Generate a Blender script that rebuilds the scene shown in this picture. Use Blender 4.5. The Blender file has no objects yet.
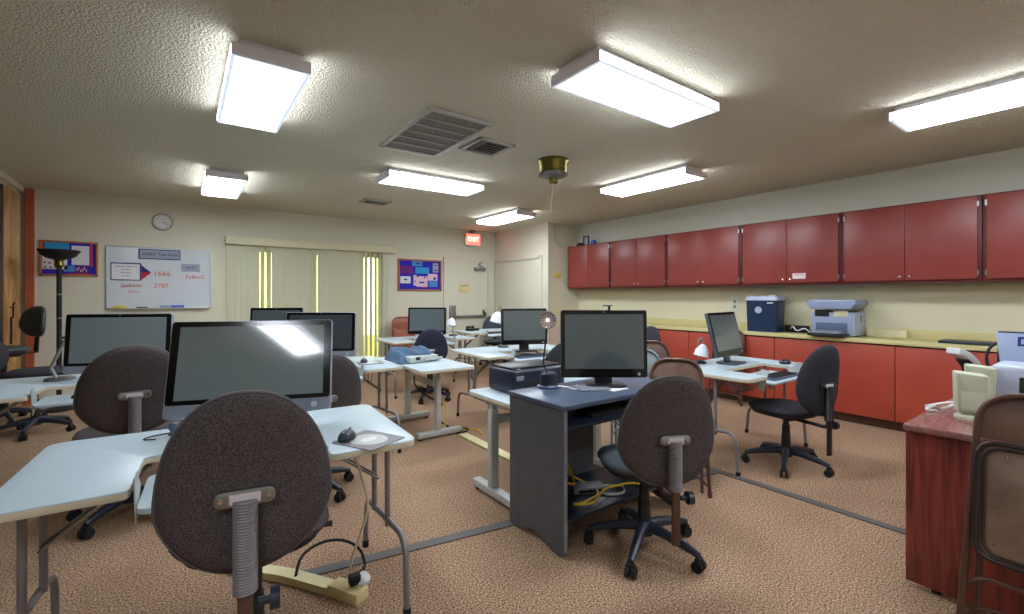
import bpy, bmesh, math, random
from mathutils import Vector, Matrix, Euler
random.seed(7)
R = math.radians
C = bpy.context.scene.collection

# ------------------------------------------------------------------ materials
def lin(c):
    return tuple(((v/255)/12.92 if v/255 <= .04045 else ((v/255+.055)/1.055)**2.4) for v in c) + (1.0,)
MATS = {}
def mat(name, rgb, rough=.5, metal=0.0, bump=None, vary=None, ior=None, alpha=None, trans=0, emit=None, coat=0, spec=None):
    """bump=(scale,strength,distance)  vary=(scale,rgb2,lo,hi)"""
    if name in MATS: return MATS[name]
    m = bpy.data.materials.new(name); m.use_nodes = True
    nt = m.node_tree; b = nt.nodes['Principled BSDF']
    b.inputs['Base Color'].default_value = lin(rgb)
    b.inputs['Roughness'].default_value = rough
    b.inputs['Metallic'].default_value = metal
    if spec is not None: b.inputs['Specular IOR Level'].default_value = spec
    if ior: b.inputs['IOR'].default_value = ior
    if trans: b.inputs['Transmission Weight'].default_value = trans
    if coat: b.inputs['Coat Weight'].default_value = coat; b.inputs['Coat Roughness'].default_value = .1
    if emit:
        b.inputs['Emission Color'].default_value = lin(emit[0]); b.inputs['Emission Strength'].default_value = emit[1]
    tc = nt.nodes.new('ShaderNodeTexCoord')
    if vary:
        n = nt.nodes.new('ShaderNodeTexNoise'); n.inputs['Scale'].default_value = vary[0]; n.inputs['Detail'].default_value = 3
        nt.links.new(tc.outputs['Object'], n.inputs['Vector'])
        r = nt.nodes.new('ShaderNodeValToRGB')
        r.color_ramp.elements[0].position = vary[2]; r.color_ramp.elements[1].position = vary[3]
        r.color_ramp.elements[0].color = lin(vary[1]); r.color_ramp.elements[1].color = lin(rgb)
        nt.links.new(n.outputs['Fac'], r.inputs['Fac']); nt.links.new(r.outputs['Color'], b.inputs['Base Color'])
    if bump:
        n = nt.nodes.new('ShaderNodeTexNoise'); n.inputs['Scale'].default_value = bump[0]; n.inputs['Detail'].default_value = 3
        nt.links.new(tc.outputs['Object'], n.inputs['Vector'])
        k = nt.nodes.new('ShaderNodeBump'); k.inputs['Strength'].default_value = bump[1]; k.inputs['Distance'].default_value = bump[2]
        nt.links.new(n.outputs['Fac'], k.inputs['Height']); nt.links.new(k.outputs['Normal'], b.inputs['Normal'])
    MATS[name] = m
    return m

def wood(name, a, c, scale=(30, 30, 1.5), rough=.4, coat=0, dist=2.0):
    m = bpy.data.materials.new(name); m.use_nodes = True; nt = m.node_tree; b = nt.nodes['Principled BSDF']
    tc = nt.nodes.new('ShaderNodeTexCoord'); mp = nt.nodes.new('ShaderNodeMapping'); mp.inputs['Scale'].default_value = scale
    nt.links.new(tc.outputs['Object'], mp.inputs['Vector'])
    n = nt.nodes.new('ShaderNodeTexNoise'); n.inputs['Scale'].default_value = 1; n.inputs['Detail'].default_value = 6
    n.inputs['Distortion'].default_value = dist
    nt.links.new(mp.outputs['Vector'], n.inputs['Vector'])
    r = nt.nodes.new('ShaderNodeValToRGB'); r.color_ramp.elements[0].position = .35; r.color_ramp.elements[1].position = .68
    r.color_ramp.elements[0].color = lin(a); r.color_ramp.elements[1].color = lin(c)
    nt.links.new(n.outputs['Fac'], r.inputs['Fac']); nt.links.new(r.outputs['Color'], b.inputs['Base Color'])
    b.inputs['Roughness'].default_value = rough
    if coat: b.inputs['Coat Weight'].default_value = coat
    return m

def carpet():
    m = bpy.data.materials.new('carpet'); m.use_nodes = True; nt = m.node_tree; b = nt.nodes['Principled BSDF']
    tc = nt.nodes.new('ShaderNodeTexCoord')
    def noise(s, d):
        n = nt.nodes.new('ShaderNodeTexNoise'); n.inputs['Scale'].default_value = s; n.inputs['Detail'].default_value = d
        nt.links.new(tc.outputs['Object'], n.inputs['Vector']); return n
    def ramp(n, e):
        r = nt.nodes.new('ShaderNodeValToRGB'); cr = r.color_ramp
        cr.elements[0].position, cr.elements[0].color = e[0][0], lin(e[0][1])
        cr.elements[1].position, cr.elements[1].color = e[-1][0], lin(e[-1][1])
        for p, c in e[1:-1]:
            x = cr.elements.new(p); x.color = lin(c)
        nt.links.new(n.outputs['Fac'], r.inputs['Fac']); return r
    f = ramp(noise(120, 4), [(.36, (88, 66, 50)), (.45, (158, 126, 100)), (.55, (178, 146, 117)), (.64, (216, 192, 166))])
    g = ramp(noise(1.1, 3), [(.3, (225, 222, 220)), (.7, (255, 255, 255))])
    mx = nt.nodes.new('ShaderNodeMix'); mx.data_type = 'RGBA'; mx.blend_type = 'MULTIPLY'; mx.inputs[0].default_value = 1
    nt.links.new(f.outputs['Color'], mx.inputs[6]); nt.links.new(g.outputs['Color'], mx.inputs[7])
    nt.links.new(mx.outputs[2], b.inputs['Base Color'])
    b.inputs['Roughness'].default_value = .97; b.inputs['Specular IOR Level'].default_value = .1
    k = nt.nodes.new('ShaderNodeBump'); k.inputs['Strength'].default_value = .6; k.inputs['Distance'].default_value = .006
    nt.links.new(noise(300, 2).outputs['Fac'], k.inputs['Height']); nt.links.new(k.outputs['Normal'], b.inputs['Normal'])
    return m

M = dict(
 carpet=carpet(),
 ceil=mat('popcorn_plaster', (232, 229, 208), .95, bump=(74, 1.0, .034), spec=.1),
 wall=mat('wall_paint', (214, 211, 190), .6, bump=(60, .08, .004)),
 wall2=mat('soffit_paint', (214, 213, 196), .6),
 cream=mat('cream_paint', (216, 210, 178), .6),
 trim=mat('trim_paint', (214, 208, 190), .5),
 rust=mat('rust_red_wood', (176, 88, 52), .5),
 dark_room=mat('unlit_room_wall', (110, 92, 72), .8),  # darkness of the adjoining room is put into this wall colour
 accordion=wood('accordion_wood', (158, 112, 56), (206, 158, 88), (14, 14, 1.2), .5),
 table=mat('white_laminate', (180, 197, 204), .34),
 table_edge=mat('table_edge_band', (206, 196, 172), .5),
 tubegrey=mat('grey_tube_paint', (134, 130, 134), .42, .3),
 lightgrey=mat('light_grey_metal', (190, 196, 192), .42, .2),
 steel=mat('brushed_steel', (150, 152, 152), .3, .9),
 chrome=mat('chrome', (200, 200, 200), .15, 1),
 black=mat('black_plastic', (26, 28, 32), .38),
 blackm=mat('black_matte', (20, 20, 22), .7),
 blueblack=mat('blue_black_plastic', (34, 42, 56), .35),
 rubber=mat('black_rubber', (22, 22, 24), .8),
 fabric=mat('charcoal_fabric', (98, 90, 90), .95, bump=(420, .5, .003), vary=(330, (58, 52, 53), .42, .6), spec=.15),
 fabric2=mat('black_fabric', (56, 56, 62), .9, bump=(300, .4, .003), spec=.2),
 seatf=mat('slate_seat_fabric', (58, 66, 74), .75, bump=(300, .3, .003)),
 navyf=mat('navy_fabric', (50, 54, 70), .9, bump=(300, .4, .003), spec=.2),
 vinyl=mat('grey_green_vinyl', (62, 72, 72), .42, bump=(40, .1, .005)),
 piping=mat('grey_piping', (92, 88, 90), .7),
 bellows=mat('grey_bellows_rubber', (120, 116, 118), .45),
 silver=mat('silver_plastic', (150, 158, 170), .3, .35),
 bezel=mat('black_gloss_bezel', (10, 11, 13), .12),
  screen_mid=mat('mid_screen_glass', (88, 98, 100), .06, ior=1.5, coat=.5),  # grey base imitates pale surroundings mirrored in the glass, dimmer version
 screen=mat('screen_glass', (118, 130, 132), .05, ior=1.5, coat=.5),  # grey base stands in for the pale wall reflected in the glass
 screen_dark=mat('dark_screen_glass', (52, 60, 64), .07, ior=1.6, coat=.6),
 white=mat('white_plastic', (224, 226, 228), .35),
 shade=mat('white_glass_shade', (238, 240, 244), .3, coat=.2),
 beige=mat('beige_plastic', (190, 196, 170), .45),
 cable_cover=mat('beige_cable_cover', (214, 206, 156), .5),
 strip=mat('grey_floor_tape', (92, 86, 84), .6),
 upcab=mat('red_brown_cabinet_paint', (148, 66, 58), .38, vary=(2.2, (134, 55, 49), .3, .7)),
 upbody=mat('dark_red_cabinet_body', (96, 34, 30), .5),
 base=mat('lit_cabinet_paint', (176, 74, 52), .4, vary=(2.0, (162, 62, 44), .3, .7)),  # more orange than the wall cabinets: stronger light painted into the colour
 gap=mat('cabinet_gap_dark', (34, 18, 16), .8),
 counter=mat('cream_counter_laminate', (206, 196, 140), .35),
 deskblack=mat('black_desk_laminate', (84, 86, 90), .42, vary=(14, (78, 80, 84), .4, .6)),
 desktop=mat('slate_desk_top', (76, 88, 108), .3),
 cherry=wood('cherry_laminate', (92, 34, 28), (146, 62, 50), (22, 22, 1.4), .35, 0.2),
 cherrytop=wood('cherry_desk_top', (128, 80, 76), (152, 108, 102), (3, 22, 22), .22, 0.5),
 brownmetal=mat('brown_enamel_metal', (92, 66, 56), .35, .3),
 brownpanel=mat('brown_panel', (116, 88, 74), .38, .15, vary=(9, (96, 70, 60), .35, .65)),
 rustpanel=mat('rust_brown_panel', (150, 86, 58), .4, .1),
 greypanel=mat('grey_panel', (128, 138, 144), .4, .2),
 brass=mat('antique_brass', (120, 112, 56), .25, .9),
 blind=mat('blind_vinyl', (196, 196, 170), .6),
 valance=mat('blind_valance', (212, 208, 172), .5),
 diffuser=mat('lit_diffuser', (250, 250, 250), .4, emit=((236, 244, 255), 11.0)),
 lens_side=mat('lit_lens_side', (250, 250, 250), .4, emit=((240, 244, 255), 4.2)),
 lens_rim=mat('lit_lens_rim', (225, 235, 245), .3, emit=((205, 222, 245), .30)),
 housing=mat('fixture_white_metal', (238, 235, 242), .5),
 grille=mat('grille_metal', (176, 174, 164), .5),
 grille_in=mat('grille_dark_mesh', (156, 152, 146), .7, vary=(200, (96, 92, 88), .45, .6)),
 ventdark=mat('vent_dark', (40, 38, 36), .8),
 exitred=mat('exit_sign_face', (230, 60, 50), .5, emit=((255, 80, 66), 1.6)),
 exitletter=mat('exit_letters', (255, 214, 200), .5, emit=((255, 200, 185), 1.6)),
 wbwhite=mat('whiteboard_surface', (206, 214, 218), .12),
 paper=mat('white_paper', (222, 222, 226), .7),
 greypaper=mat('grey_paper', (150, 158, 176), .7),
 cyanpaper=mat('cyan_paper', (40, 150, 205), .7),
 skypaper=mat('sky_blue_paper', (70, 140, 200), .7),
 bluefelt=mat('blue_felt', (44, 34, 176), .9),
 purple=mat('purple_paper', (110, 30, 120), .8),
 redpaper=mat('red_paper', (196, 40, 50), .7),
 pinkpaper=mat('pink_paper', (222, 190, 208), .7),
 navypaper=mat('navy_paper', (24, 40, 110), .7),
 cork=mat('wood_board_frame', (176, 112, 66), .5),
 redink=mat('red_marker_ink', (206, 80, 66), .7),
 darkink=mat('dark_ink', (44, 50, 66), .7),
 yellow=mat('yellow_plastic', (214, 196, 50), .45),
 yellowcable=mat('yellow_cable', (224, 190, 24), .4),
 bluepl=mat('blue_plastic', (60, 92, 190), .45),
 plaque=mat('cream_plaque', (222, 204, 150), .5),
 navybin=mat('navy_plastic', (28, 48, 76), .32),
 bluegrey=mat('blue_grey_plastic', (146, 160, 190), .4),
 bluegrey2=mat('pale_blue_grey_plastic', (176, 184, 206), .4),
 dkbluegrey=mat('slate_plastic', (84, 96, 124), .45),
 cloth=mat('blue_grey_cloth', (70, 96, 122), .85, bump=(14, .5, .02)),
 glass=mat('window_glass', (255, 255, 255), .02, trans=1, ior=1.45),
 clockface=mat('clock_face', (226, 228, 222), .5),
 clockrim=mat('clock_rim', (150, 150, 140), .4),
 tanpanel=mat('tan_enamel_panel', (138, 116, 102), .3, .3, vary=(9, (116, 94, 82), .35, .65)),
 labelgrey=mat('pale_label', (206, 196, 198), .5),
 darkbrown=mat('dark_brown_metal', (48, 38, 36), .35, .2),
 slateframe=mat('slate_frame_plastic', (74, 84, 96), .35, .2),
 edgegrey=mat('worn_edge_grey', (118, 122, 130), .5),
 lampgrey=mat('warm_grey_metal', (128, 122, 120), .35, .4),
 ground=mat('outdoor_ground', (150, 160, 90), .9),
 cord=mat('cream_cord', (210, 200, 172), .6),
 orange=mat('orange_tag', (238, 120, 60), .6),
)

# ------------------------------------------------------------------ geometry helpers
def fillet(pts, r, closed=False, n=6):
    P = [Vector(p) for p in pts]; out = []; L = len(P)
    for i in range(L):
        if not closed and i in (0, L-1): out.append(P[i].copy()); continue
        a, b, c = P[i-1], P[i], P[(i+1) % L]
        rr = r[i] if isinstance(r, (list, tuple)) else r
        u = (a-b); v = (c-b); lu, lv = u.length, v.length
        d = min(rr, lu*.49, lv*.49)
        if d < 1e-5: out.append(b.copy()); continue
        s = b+u/lu*d; e = b+v/lv*d
        for k in range(n+1):
            t = k/n; out.append(s*(1-t)**2 + b*2*t*(1-t) + e*t*t)
    return out

class MB:
    def __init__(s): s.bm = bmesh.new()
    def _merge(s, t, mtx=None, bev=0, seg=2, angle=30):
        if bev > 0:
            es = [e for e in t.edges if len(e.link_faces) == 2 and e.calc_face_angle(0) > R(angle)]
            bmesh.ops.bevel(t, geom=es, offset=bev, segments=seg, profile=.5, affect='EDGES', clamp_overlap=True)
        if mtx is not None: t.transform(mtx)
        me = bpy.data.meshes.new('tmp'); t.to_mesh(me); t.free(); s.bm.from_mesh(me); bpy.data.meshes.remove(me)
        return s
    def box(s, c, size, rot=(0, 0, 0), bev=0, seg=2):
        t = bmesh.new(); bmesh.ops.create_cube(t, size=1)
        bmesh.ops.scale(t, vec=size, verts=t.verts)
        return s._merge(t, Matrix.Translation(c) @ Euler(rot).to_matrix().to_4x4(), bev, seg)
    def bar(s, p, q, w, h, bev=0):
        p, q = Vector(p), Vector(q); d = q-p
        z = d.normalized(); up = Vector((0, 0, 1)) if abs(z.z) < .95 else Vector((0, 1, 0))
        x = up.cross(z).normalized(); y = z.cross(x)
        m = Matrix((x, y, z)).transposed().to_4x4(); m.translation = (p+q)/2
        t = bmesh.new(); bmesh.ops.create_cube(t, size=1); bmesh.ops.scale(t, vec=(w, h, d.length), verts=t.verts)
        return s._merge(t, m, bev)
    def tube(s, pts, r, n=10, closed=False, cap=True):
        P = [Vector(p) for p in pts]; bm = s.bm; rings = []; L = len(P)
        prev = None
        for i, p in enumerate(P):
            if closed: t = (P[(i+1) % L]-P[i-1])
            else: t = (P[min(i+1, L-1)]-P[max(i-1, 0)])
            if t.length < 1e-9: t = Vector((0, 0, 1))
            t.normalize()
            if prev is None:
                u = t.orthogonal().normalized()
            else:
                u = prev - t*prev.dot(t)
                u = u.normalized() if u.length > 1e-6 else t.orthogonal().normalized()
            prev = u; v = t.cross(u)
            rr = r[i] if isinstance(r, (list, tuple)) else r
            rings.append([bm.verts.new(p+(u*math.cos(2*math.pi*k/n)+v*math.sin(2*math.pi*k/n))*rr) for k in range(n)])
        for i in range(L if closed else L-1):
            a, b = rings[i], rings[(i+1) % L]
            for k in range(n): bm.faces.new((a[k], a[(k+1) % n], b[(k+1) % n], b[k]))
        if cap and not closed:
            bm.faces.new(list(reversed(rings[0]))); bm.faces.new(rings[-1])
        return s
    def cyl(s, p, q, r, r2=None, n=20): return s.tube([p, q], [r, r if r2 is None else r2], n)
    def lathe(s, prof, n=28, mtx=Matrix.Identity(4)):
        t = bmesh.new(); rings = []
        for (r, z) in prof:
            if r < 1e-5: rings.append([t.verts.new((0, 0, z))])
            else: rings.append([t.verts.new((r*math.cos(2*math.pi*k/n), r*math.sin(2*math.pi*k/n), z)) for k in range(n)])
        for a, b in zip(rings, rings[1:]):
            for k in range(n):
                q = (k+1) % n
                if len(a) == 1 and len(b) == 1: continue
                if len(a) == 1: t.faces.new((a[0], b[q], b[k]))
                elif len(b) == 1: t.faces.new((a[k], a[q], b[0]))
                else: t.faces.new((a[k], a[q], b[q], b[k]))
        if len(rings[0]) > 1 and len(prof) > 1 and prof[0] != prof[-1]: t.faces.new(list(reversed(rings[0])))
        if len(rings[-1]) > 1 and prof[0] != prof[-1]: t.faces.new(rings[-1])
        return s._merge(t, mtx)
    def prism(s, pts, z0, z1, mtx=None, bev=0, seg=2):
        t = bmesh.new()
        a = [t.verts.new((p[0], p[1], z0)) for p in pts]; b = [t.verts.new((p[0], p[1], z1)) for p in pts]
        t.faces.new(list(reversed(a))); t.faces.new(b)
        for i in range(len(pts)):
            j = (i+1) % len(pts); t.faces.new((a[i], a[j], b[j], b[i]))
        bmesh.ops.recalc_face_normals(t, faces=t.faces)
        return s._merge(t, mtx, bev, seg, 50)
    def pad(s, outline, depth, curve=None, mtx=None, rings=7, p=3.2):
        """cushion: closed 2D outline (x,z), domed both sides, thickness 'depth' along y; curve(x,z)->y offset"""
        t = bmesh.new(); n = len(outline)
        cx = sum(o[0] for o in outline)/n; cz = sum(o[1] for o in outline)/n
        prof = []
        for k in range(rings):
            sc = math.sin((k/(rings-1))*math.pi/2) if k else 0
            prof.append(sc)
        def ring(sc, side):
            h = depth/2*(max(0, 1-sc**p))**(1/2.2)
            vs = []
            for (x, z) in outline:
                X = cx+(x-cx)*sc; Z = cz+(z-cz)*sc
                vs.append(t.verts.new((X, side*h+(curve(X, Z) if curve else 0), Z)))
            return vs
        for side in (-1, 1):
            c = t.verts.new((cx, side*depth/2+(curve(cx, cz) if curve else 0), cz)); prev = None
            for sc in prof[1:]:
                cur = ring(sc, side)
                for i in range(n):
                    j = (i+1) % n
                    if prev is None: t.faces.new((c, cur[i], cur[j]))
                    else: t.faces.new((prev[i], cur[i], cur[j], prev[j]))
                prev = cur
        bmesh.ops.remove_doubles(t, verts=t.verts, dist=1e-5)
        bmesh.ops.recalc_face_normals(t, faces=t.faces)
        return s._merge(t, mtx)
    def build(s, name, m, parent=None, label=None, angle=35, smooth=True):
        me = bpy.data.meshes.new(name); s.bm.normal_update(); s.bm.to_mesh(me); s.bm.free()
        me.materials.append(M[m] if isinstance(m, str) else m)
        if smooth:
            for p in me.polygons: p.use_smooth = True
            me.set_sharp_from_angle(angle=R(angle))
        o = bpy.data.objects.new(name, me); C.objects.link(o)
        if parent: o.parent = parent
        if label: o['label'] = label
        return o

def tag(o, label, cat, group=None, kind=None):
    if label: o['label'] = label
    if cat: o['category'] = cat
    if group: o['group'] = group
    if kind: o['kind'] = kind
    return o
def thing(name, label, cat, loc, rz=0, group=None, rot=None):
    o = bpy.data.objects.new(name, None); C.objects.link(o); o.empty_display_size = .1
    o.location = loc; o.rotation_euler = rot if rot else (0, 0, R(rz))
    return tag(o, label, cat, group)
def struct(name, mb, m, smooth=False):
    o = mb.build(name, m, smooth=smooth); o['kind'] = 'structure'; return o
def copy_tree(o, parent=None):
    c = o.copy(); C.objects.link(c); c.parent = parent
    for ch in list(o.children): copy_tree(ch, c)
    return c
def text(parent, name, s, loc, rot, size, m, ax='CENTER'):
    cu = bpy.data.curves.new('t', 'FONT'); cu.body = s; cu.size = size; cu.align_x = ax; cu.align_y = 'CENTER'; cu.extrude = .0008; cu.offset = .003 if s == 'DELL' else 0
    t = bpy.data.objects.new('t', cu); C.objects.link(t)
    dg = bpy.context.evaluated_depsgraph_get(); me = bpy.data.meshes.new_from_object(t.evaluated_get(dg))
    bpy.data.objects.remove(t); bpy.data.curves.remove(cu)
    me.name = name; me.materials.clear(); me.materials.append(M[m])
    o = bpy.data.objects.new(name, me); C.objects.link(o); o.parent = parent
    o.location = loc; o.rotation_euler = rot
    return o
def rrect(w, h, r, n=5, cx=0, cy=0):
    return fillet([(cx-w/2, cy-h/2, 0), (cx+w/2, cy-h/2, 0), (cx+w/2, cy+h/2, 0), (cx-w/2, cy+h/2, 0)], r, True, n)
def upright(mb_pts):  # helper matrix: 2D (x,y) polygon -> (x,z) wall plane, extrusion along -y
    return Matrix.Rotation(R(90), 4, 'X')
UP = Matrix.Rotation(R(90), 4, 'X')     # (x,y,z)->(x,-z,y)

# ------------------------------------------------------------------ room
XW, YB, XJ, YJ, ZC = 6.2, 8.15, 5.43, 6.4, 2.7
struct('floor', MB().box((1.5, 3, -.05), (10, 11.4, .1)), 'carpet')
struct('ceiling', MB().box((1.5, 3, ZC+.05), (10, 11.4, .1)), 'ceil')
wb = MB()
wb.box((-1.35+.0, YB+.06, ZC/2), (4.0-.0, .12, ZC)) if False else None
wb.box((-1.2, YB+.06, ZC/2), (3.6, .12, ZC))                      # left of the sliding door: x -3.0 .. 0.6
wb.box((4.2, YB+.06, ZC/2), (2.5, .12, ZC))                       # right: 2.95 .. 5.45
wb.box((1.775, YB+.06, 2.4), (2.35, .12, .6))                     # above
struct('wall_back', wb, 'wall')
struct('wall_right', MB().box((XW+.06, 2.1, ZC/2), (.12, 8.7, ZC)), 'wall2')
j = MB(); j.box(((XJ+XW)/2+.03, YJ+.9, ZC/2), (XW-XJ+.06, 1.8, ZC))
struct('wall_closet', j, 'wall')
struct('wall_front', MB().box((1.5, -2.26, ZC/2), (9.4, .12, ZC)), 'wall')
struct('wall_left', MB().box((-3.06, 3, ZC/2), (.12, 10.4, ZC)), 'dark_room')
t = MB(); t.box((-1.535, YB-.03, 2.68/2), (.075, .06, 2.68)); struct('trim_1', t, 'rust')
t = MB(); t.box((-1.66, 3.0, 2.665), (.16, 10.2, .07)); t.box((-1.66, 3.0, 2.615), (.05, 10.2, .03)); struct('trim_2', t, 'trim')
t = MB(); t.box((5.425, YJ-.006, ZC/2), (.03, .03, ZC)); struct('trim_3', t, 'trim')
t = MB(); t.box((2.2, YB-.01, .05), (.001, .001, .001)); t.bm.free()
bb = MB(); bb.box((-.45, YB-.008, .05), (2.1, .016, .1)); bb.box((3.55, YB-.008, .05), (1.2, .016, .1)); struct('baseboard_back', bb, 'trim')
bb = MB(); bb.box((5.422, 7.2, .05), (.016, .7, .1)) ; bb.bm.free()
# panel joints of the back wall
t = MB()
for x in (.42, 3.2): t.box((x, YB-.002, 1.35), (.008, .004, 2.7))
struct('trim_4', t, 'wall')

# sliding glass door behind blinds
w = MB()
for x in (.62, 1.77, 2.93): w.box((x, YB+.07, 1.05), (.05, .05, 2.1))
for z in (.03, 2.07): w.box((1.775, YB+.07, z), (2.35, .05, .06))
win = struct('window_1', w, 'trim')
g = MB().box((1.775, YB+.075, 1.05), (2.3, .006, 2.04)).build('pane', 'glass', win)
struct('ground_outside', MB().box((1.8, 12, -.06), (12, 7.4, .1)), 'ground')

# accordion door stacked at the left
ad = thing('accordion_door', 'folded wood-grain accordion door stacked against the rust-red post in the far left corner', 'door', (-1.66, 7.45, 0))
m = MB(); n = 8; y0 = 0; zz = []
for k in range(n+1): zz.append((.06 if k % 2 else -.06, k*.08))
for (a, b) in zip(zz, zz[1:]):
    m.bar((a[0], a[1], 1.31), (b[0], b[1], 1.31), 2.58, .012) if False else None
    dx, dy = b[0]-a[0], b[1]-a[1]
    m.box(((a[0]+b[0])/2, (a[1]+b[1])/2, 1.3), (math.hypot(dx, dy), .012, 2.58), (0, 0, math.atan2(dy, dx)))
m.build('folding_panels', 'accordion', ad)
m = MB().box((0, -.03, 1.3), (.1, .05, 2.58), bev=.005); m.build('lead_post', 'brownmetal', ad)
m = MB()
m.tube(fillet([(.075, .1, 1.22), (.10, .1, 1.22), (.10, .1, 1.10), (.075, .1, 1.10)], .02), .008)
m.tube(fillet([(.08, .16, 1.25), (.11, .14, 1.28), (.11, .06, 1.25), (.1, .1, 1.2)], .03), .006)
m.tube([(.085, .1, 1.1), (.085, .1, .8)], .01)
m.build('handle', 'blackm', ad)

# doors
def flat_door(name, w, h, frame_w):
    pass
d1 = MB(); d1.box((4.75, YB-.012, 1.02), (.95, .024, 2.04), bev=.004)
door1 = struct('door_1', d1, 'wall')
tr = MB()
tr.box((4.235, YB-.02, 1.02), (.08, .04, 2.04)); tr.box((5.27, YB-.02, 1.02), (.08, .04, 2.04)); tr.box((4.75, YB-.02, 2.08), (1.115, .04, .08))
struct('trim_5', tr, 'trim')
m = MB(); m.box((5.02, YB-.055, 1.90), (.26, .06, .06), bev=.008); m.build('door_closer', 'tubegrey', door1, 'dark grey overhead door closer')
m = MB(); m.bar((5.1, YB-.06, 1.94), (4.93, YB-.13, 2.0), .02, .008); m.bar((4.93, YB-.13, 2.0), (5.08, YB-.04, 2.05), .02, .008); m.build('closer_arm', 'tubegrey', door1)
m = MB(); m.box((4.66, YB-.028, 1.51), (.25, .01, .19), bev=.003); m.build('door_sign', 'plaque', door1, 'cream notice sign on the door')
text(door1, 'sign_text', 'NOTICE', (4.66, YB-.035, 1.55), (R(90), 0, 0), .045, 'darkink')
m = MB(); m.box((4.38, YB-.05, .98), (.13, .05, .36), bev=.01); m.box((4.78, YB-.055, .93), (.8, .03, .05), bev=.01); m.build('panic_bar', 'steel', door1, 'steel push bar across the door')
m = MB(); m.lathe([(.0, -.02), (.03, -.02), (.035, .01), (.03, .03), (.0, .03)], mtx=Matrix.Translation((5.12, YB-.06, .98)) @ UP); m.box((5.12, YB-.03, .98), (.05, .012, .16), bev=.004); m.build('door_knob', 'brass', door1, 'brass door knob with back plate')
d2 = MB(); d2.box((XJ-.010, 7.35, 1.02), (.02, 1.42, 2.04), bev=.003); door2 = struct('door_2', d2, 'wall')
m = MB()
for z in (.25, 1.25, 1.85): m.cyl((XJ-.026, 6.655, z-.05), (XJ-.026, 6.655, z+.05), .009)
m.build('hinge', 'trim', door2)
tr = MB(); tr.box((XJ-.015, 6.6, 1.05), (.03, .08, 2.1)); tr.box((XJ-.015, 8.1, 1.05), (.03, .08, 2.1)); tr.box((XJ-.015, 7.35, 2.085), (.03, 1.5, .06)); struct('trim_6', tr, 'trim')

# ------------------------------------------------------------------ vertical blinds
bl = thing('vertical_blinds', 'pale cream vertical blinds covering the sliding glass door on the back wall', 'blinds', (1.845, YB-.07, 0))
m = MB(); m.box((0, -.02, 2.185), (2.64, .10, .12), bev=.008); m.build('valance', 'valance', bl, 'cream valance box')
x = -1.27; k = 0
opens = {5: 40, 6: 34, 14: 34, 24: 36, 25: 40, 26: 42, 27: 40}
while x < 1.13:
    a = opens.get(k, 9)
    mm = MB(); n = 5; vs = []
    for i in range(n):
        u = (i/(n-1)-.5)*.094; vs.append((u, -.006*math.cos(u/.047*math.pi/2)))
    poly = vs + [(q[0], q[1]+.0015) for q in reversed(vs)]
    mm.prism(poly, .03, 2.12)
    o = mm.build('slat', 'blind', bl); o.location = (x+.02, .01, 0); o.rotation_euler = (0, 0, R(a))
    x += .0855; k += 1
m = MB()
m.tube([(-1.30, .0, 2.12), (-1.30, 0, 1.0)], .004); m.build('pull_cord', 'cord', bl)

# ------------------------------------------------------------------ ceiling lights
def fixture():
    W, L = .385, 1.17
    r = thing('ceiling_light', None, 'ceiling light', (0, 0, ZC), 0, 'fluorescent ceiling fixtures')
    m = MB(); m.box((0, 0, -.023), (W-.08, L-.06, .046), bev=.004); m.box((0, 0, -.045), (W-.012, L-.012, .008))
    m.build('housing', 'housing', r)
    for sgn in (-1, 1):
        m = MB(); m.box((0, sgn*(L/2-.006), -.072), (W, .012, .064), bev=.003); m.build('end_cap', 'housing', r)
    for sg in (-1, 1): MB().box((sg*(W/2-.003), 0, -.073), (.006, L-.026, .05)).build('lens_side', 'lens_side', r)
    m = MB()
    for sg in (-1, 1): m.box((sg*(W/2-.011), 0, -.1), (.022, L-.024, .005)); m.box((0, sg*(L/2-.023), -.1), (W-.044, .022, .005))
    m.build('lens_rim', 'lens_rim', r)
    MB().box((0, 0, -.1), (W-.044, L-.068, .005)).build('diffuser', 'diffuser', r)
    return r
fx = [(.397, 3.33, 0, 'large ceiling light at the upper left, nearest the viewer on that side'),
      (2.37, 1.885, 90, 'large ceiling light right of centre set crosswise, nearest the viewer'),
      (.39, 6.28, 0, 'small-looking ceiling light far left in front of the wall clock'),
      (2.32, 4.785, 90, 'ceiling light set crosswise just beyond the big return grille'),
      (4.33, 3.315, 0, 'ceiling light in front of the middle red wall cabinets'),
      (4.34, 6.22, 0, 'farthest ceiling light, beside the red exit sign'),
      (4.29, .50, 0, 'ceiling light cut by the right edge above the red cabinets'),
      (-1.05, -.30, 0, 'ceiling light overhead behind the viewer on the left'),
      (2.35, -.95, 90, 'unseen crosswise ceiling light added for fill behind the viewer on the right')]  # last fixture is out of view, added to brighten the room
f0 = fixture()
for i, (x, y, a, lb) in enumerate(fx):
    o = f0 if i == 0 else copy_tree(f0)
    o.location = (x, y, ZC); o.rotation_euler = (0, 0, R(a)); o['label'] = lb

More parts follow.
